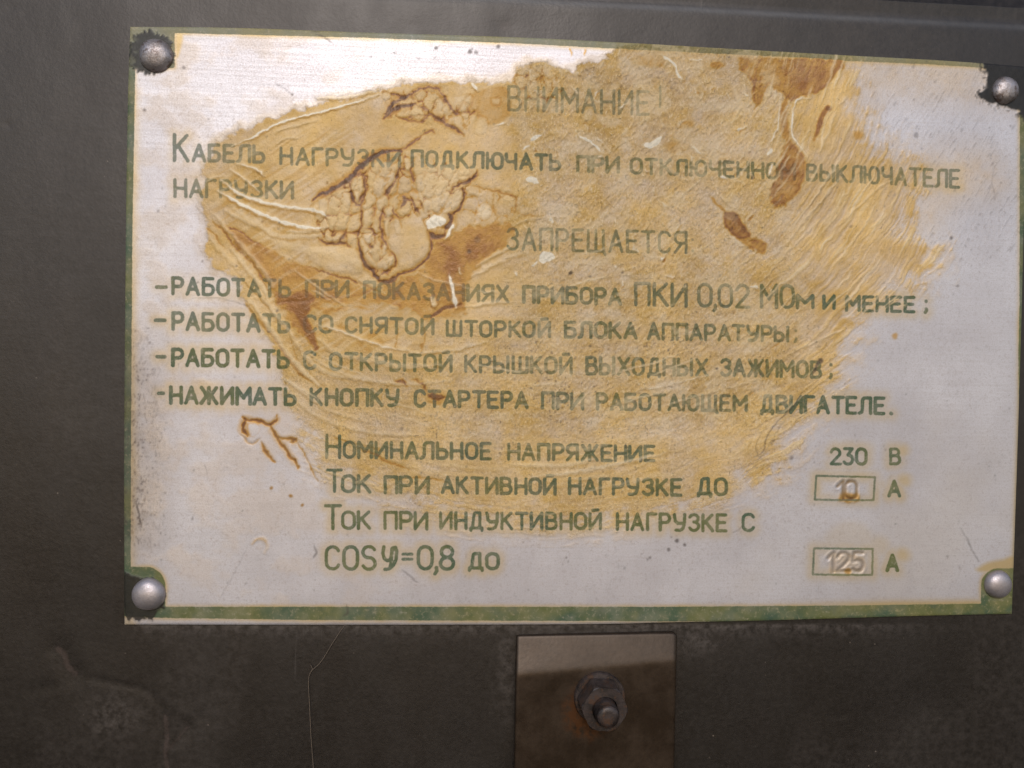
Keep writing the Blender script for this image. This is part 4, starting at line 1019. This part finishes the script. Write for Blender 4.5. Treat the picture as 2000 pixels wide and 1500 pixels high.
# every run of brown glue is a piece of its own; the smallest go with the wiped glue
def split(code, first, keep, rest):
    todo = cls == code; k = 0
    for j0, i0 in np.argwhere(todo):
        if not todo[j0, i0]: continue
        st_ = [(j0, i0)]; todo[j0, i0] = False; got = []
        while st_:
            j, i = st_.pop(); got.append((j, i))
            for a, b in ((j + 1, i), (j - 1, i), (j, i + 1), (j, i - 1)):
                if 0 <= a < todo.shape[0] and 0 <= b < todo.shape[1] and todo[a, b]:
                    todo[a, b] = False; st_.append((a, b))
        g_ = np.array(got)
        if len(got) >= keep: cls[g_[:, 0], g_[:, 1]] = first + k; k += 1
        else: cls[g_[:, 0], g_[:, 1]] = rest
    return k


ndrip = split(2, 1000, 90, 1)
npaint = split(4, 2000, 60, 0)
sheet = part("sheet", 0, "white worn aluminium face of the plate")
part("glue_residue", 1, "yellow brown wrinkled glue wiped over the middle of the plate")
part("border", 3, "green printed border")
for k in range(npaint): part("paint_smear", 2000 + k)
for k, w in enumerate(WORDS): part("lettering", 100 + k, "green %s %s in the %s" % ("characters" if len(w[0]) < 3 else "word", w[0], LL[w[-1]]) if len(w[0]) > 1 else None)
for k in range(ndrip): part("glue_drip", 1000 + k)
for k in range(2): part("number_box", 30 + k, ["thin green box round the brown number 10", "thin green box round the pressed number 125"][k])
for k in range(2): part("stamped_number", 40 + k, ["brown stamped number 10", "pale pressed number 125"][k])
# the sheet's cut edge
ring = np.concatenate([gi[0, :], gi[1:, -1], gi[-1, -2::-1], gi[-2:0:-1, 0]])
top = co_[ring]; bot = top.copy(); bot[:, 1] = 0.0002 - off[1]
m = len(ring)
obj("sheet_edge", np.vstack([top, bot]), [(k, (k + 1) % m, m + (k + 1) % m, m + k) for k in range(m)], me_, plate, False)

# rivets
def dome(r, h, seed, n=40, rings=16, flat=.0):
    rs_ = np.random.RandomState(seed)
    vs = []; fs = []
    for i in range(rings + 1):
        a = i / rings * math.pi / 2
        rr_ = r * math.cos(a) ** .92 if i < rings else 0
        z = h * math.sin(a) ** (1 - flat)
        for k in range(n):
            t_ = 2 * math.pi * k / n
            w_ = 1 + .012 * math.sin(3 * t_ + seed) + .01 * math.sin(5 * t_ + 2 * seed)
            vs.append((rr_ * w_ * math.cos(t_), -z, rr_ * w_ * math.sin(t_)))
    for i in range(rings):
        for k in range(n):
            fs.append((i * n + k, i * n + (k + 1) % n, (i + 1) * n + (k + 1) % n, (i + 1) * n + k))
    b0 = len(vs)                                                     # short skirt down to the plate
    for k in range(n):
        x, y, z = vs[k]; vs.append((x * .97, .0003, z * .97))
    for k in range(n): fs.append((b0 + k, b0 + (k + 1) % n, (k + 1) % n, k))
    return vs, fs


for k, (x, y, r, mt, lb) in enumerate([(303.5, 107, 31.0, m_rivet, "shiny grey rivet with brown dirt at the upper left corner"), (1965, 176, 28.0, m_rivet, "rivet with a warm glint at the upper right corner"),
                                       (289, 1162, 31.0, m_rivet_b, "smooth grey rivet at the lower left corner"), (1951, 1142, 29.0, m_rivet_b, "smooth brownish grey rivet at the lower right corner")]):
    hR = PT + .45 * PX * r
    c = W(x, y, hR * .6)
    vs, fs = dome(r * PX * .985, r * PX * .62, k + 1, flat=.1)
    vs = [(a + c[0] - off[0], b - PT + .0001 - off[1], d + c[2] - off[2]) for a, b, d in vs]
    o = obj("rivet", vs, [tuple(reversed(f)) for f in fs], mt, plate)
    o["label"] = lb

# ------------------------------------------------------------------ strap with nut and bolt
ST = 0.0016
base_ = W(1164, 1500, 0.0)
mount = empty("mounting_strap", base_)
tag(mount, label="dark brown painted steel strap bolted to the cabinet under the plate", category="bracket")
so = np.array(mount.location)
# outline rows down the strap; the top tongue leans back along a slanting fold
XL = lambda y: np.interp(y, [1234, 1500, 2200], [1009, 1004.5, 992])
XR = lambda y: np.interp(y, [1234, 1500, 2200], [1322.5, 1317, 1303])
ys = np.unique(np.concatenate([np.array([0, .5, 1.5, 3, 5, 8, 12]), np.linspace(16, 100, 36), np.linspace(104, 1000, 40)]))
us = np.unique(np.concatenate([[0, .003, .01, .02], np.linspace(.03, .97, 44), [.98, .99, .997, 1]]))
uu, dd = np.meshgrid(us, ys)
ytop = 1240 - 5.5 * uu + 0.0
rc = 10.0
exL = np.clip(rc - uu * 313, 0, rc) * .55; exR = np.clip(rc - (1 - uu) * 313, 0, rc)
drop = (rc - np.sqrt(np.maximum(rc * rc - np.maximum(exL, exR) ** 2, 0)))
yy2 = ytop + dd + drop * np.clip(1 - dd / 40, 0, 1)
xx2 = XL(yy2) + (XR(yy2) - XL(yy2)) * uu
fold = 1319 - 29 * uu
lean = np.clip((fold - yy2), 0, 200)
FLAT = 0.0030
LEAN = .30
hs = FLAT - (np.sqrt((fold - yy2) ** 2 + 30) + (fold - yy2)) / 2 * PX * LEAN
hs = hs + np.interp(np.minimum(np.minimum(uu, 1 - uu) * 313, dd), [0, 1, 3, 5], [-3, -1.2, -.25, 0]) * PX
Ps = W(xx2, yy2, hs)
nr2, nc2 = uu.shape
g2 = np.arange(nr2 * nc2).reshape(nr2, nc2)
f2 = np.stack([g2[1:, :-1], g2[1:, 1:], g2[:-1, 1:], g2[:-1, :-1]], -1).reshape(-1, 4).tolist()
front = Ps.reshape(-1, 3) - so
rim = np.concatenate([g2[0, :], g2[1:, -1], g2[-1, -2::-1], g2[-2:0:-1, 0]])
back = front[rim].copy(); back[:, 1] = np.minimum(back[:, 1] + ST, -.0001 - so[1])
k0 = len(front)
f2 += [(int(rim[k]), int(rim[(k + 1) % len(rim)]), k0 + (k + 1) % len(rim), k0 + k) for k in range(len(rim))]
obj("strap", np.vstack([front, back]), f2, m_strap, mount)

def lathe(prof, n=48):
    vs = []; fs = []
    for r_, z in prof:
        for k in range(n): vs.append((r_ * math.cos(2 * math.pi * k / n), -z, r_ * math.sin(2 * math.pi * k / n)))
    for i in range(len(prof) - 1):
        for k in range(n): fs.append((i * n + k, (i + 1) * n + k, (i + 1) * n + (k + 1) % n, i * n + (k + 1) % n))
    return vs, fs


bc = W(1170, 1360, FLAT)
nt = m_strap.node_tree; n = N(nt); bs = nt.nodes["Principled BSDF"]; co = n.coord()
old = bs.inputs["Base Color"].links[0].from_socket
dv_ = n.node("ShaderNodeVectorMath", operation='DISTANCE'); n.put(dv_.inputs[0], co); dv_.inputs[1].default_value = (bc[0] - so[0] - 20 * PX, bc[1] - so[1], bc[2] - so[2] - 30 * PX)
halo_ = n.math('MULTIPLY', n.rng(n.math('ADD', dv_.outputs["Value"], n.math('MULTIPLY', n.noise(co, 500, 4, .65), .004)), .0085, .0052), n.rng(n.noise(co, 700, 4, .6), .3, .55))
nt.links.new(n.mix(n.math('MULTIPLY', halo_, .8), old, (.11, .042, .014, 1)), bs.inputs["Base Color"])
scr_ = n.noise(n.scale(co, (60, 60, 1500), (0, .5, 0)), 1, 3, .7)
def place(vs): return [(a + bc[0] - so[0], b + bc[1] - so[1], d + bc[2] - so[2]) for a, b, d in vs]
wr = 49 * PX
vs, fs = lathe([(wr, -.0004), (wr, .0009), (wr * .97, .0012), (wr * .6, .0012), (wr * .4, .0011)])
obj("washer", place(vs), fs, m_bolt, mount, False)
# spring washer under the nut and the hexagon nut with chamfered corners
AF = 39.5 * PX
def hexr(t_): 
    a = (t_ + math.radians(5)) % (math.pi / 3) - math.pi / 6
    return AF / math.cos(a)
vs = []; n_ = 96
lev = [(.0012, 1.0, 9), (.0052, 1.0, 9), (.0058, .985, AF * 1.10), (.0060, .93, AF * 1.04), (.0060, .55, AF * .6)]
for z, s_, cap in lev:
    for k in range(n_):
        t_ = 2 * math.pi * k / n_
        r_ = min(hexr(t_) * (1 if z < .0055 else 1), AF * 1.12 if cap == 9 else cap * 1.0)
        vs.append((r_ * math.cos(t_), -z, r_ * math.sin(t_)))
fs = [(i * n_ + k, (i + 1) * n_ + k, (i + 1) * n_ + (k + 1) % n_, i * n_ + (k + 1) % n_) for i in range(len(lev) - 1) for k in range(n_)]
obj("nut", place(vs), fs, m_bolt, mount, False)
br = 22 * PX
prof = [(br * .97, .004)]
for i in range(5): prof += [(br, .0060 + i * .0006), (br * .86, .0063 + i * .0006)]
prof += [(br * .96, .0088), (br * .86, .0094), (br * .5, .0095), (0.00001, .0095)]
vs, fs = lathe(prof, 40)
obj("bolt", place(vs), fs, m_bolt, mount, True)

# ------------------------------------------------------------------ a hair stuck to the cabinet below the plate
hp = sm([(676, 1219), (670, 1225), (656, 1246), (644, 1265), (634, 1282), (623, 1297), (608, 1311), (603, 1325), (603, 1350), (604.5, 1377), (606, 1410), (608, 1447), (612, 1500), (616, 1560)], 4)
hp2 = sm([(607, 1299), (610, 1306), (607, 1312)], 3)
vs = []; fs = []
for line in (hp, hp2):
    c = W(line[:, 0], line[:, 1], .0006)
    b0 = len(vs)
    for k, p in enumerate(c):
        tn = c[min(k + 1, len(c) - 1)] - c[max(k - 1, 0)]; tn /= np.linalg.norm(tn)
        s1_ = np.cross(tn, [0, 1, 0]); s1_ /= np.linalg.norm(s1_)
        for q in range(5):
            a = q * 2 * math.pi / 5
            vs.append(p + (s1_ * math.cos(a) + np.array([0, 1, 0]) * math.sin(a)) * .55 * PX)
    for k in range(len(c) - 1):
        for q in range(5): fs.append((b0 + k * 5 + q, b0 + k * 5 + (q + 1) % 5, b0 + (k + 1) * 5 + (q + 1) % 5, b0 + (k + 1) * 5 + q))
hair = obj("hair", vs, fs, m_hair)
tag(hair, label="thin pale hair hanging down the cabinet from the plate's bottom edge", category="hair")
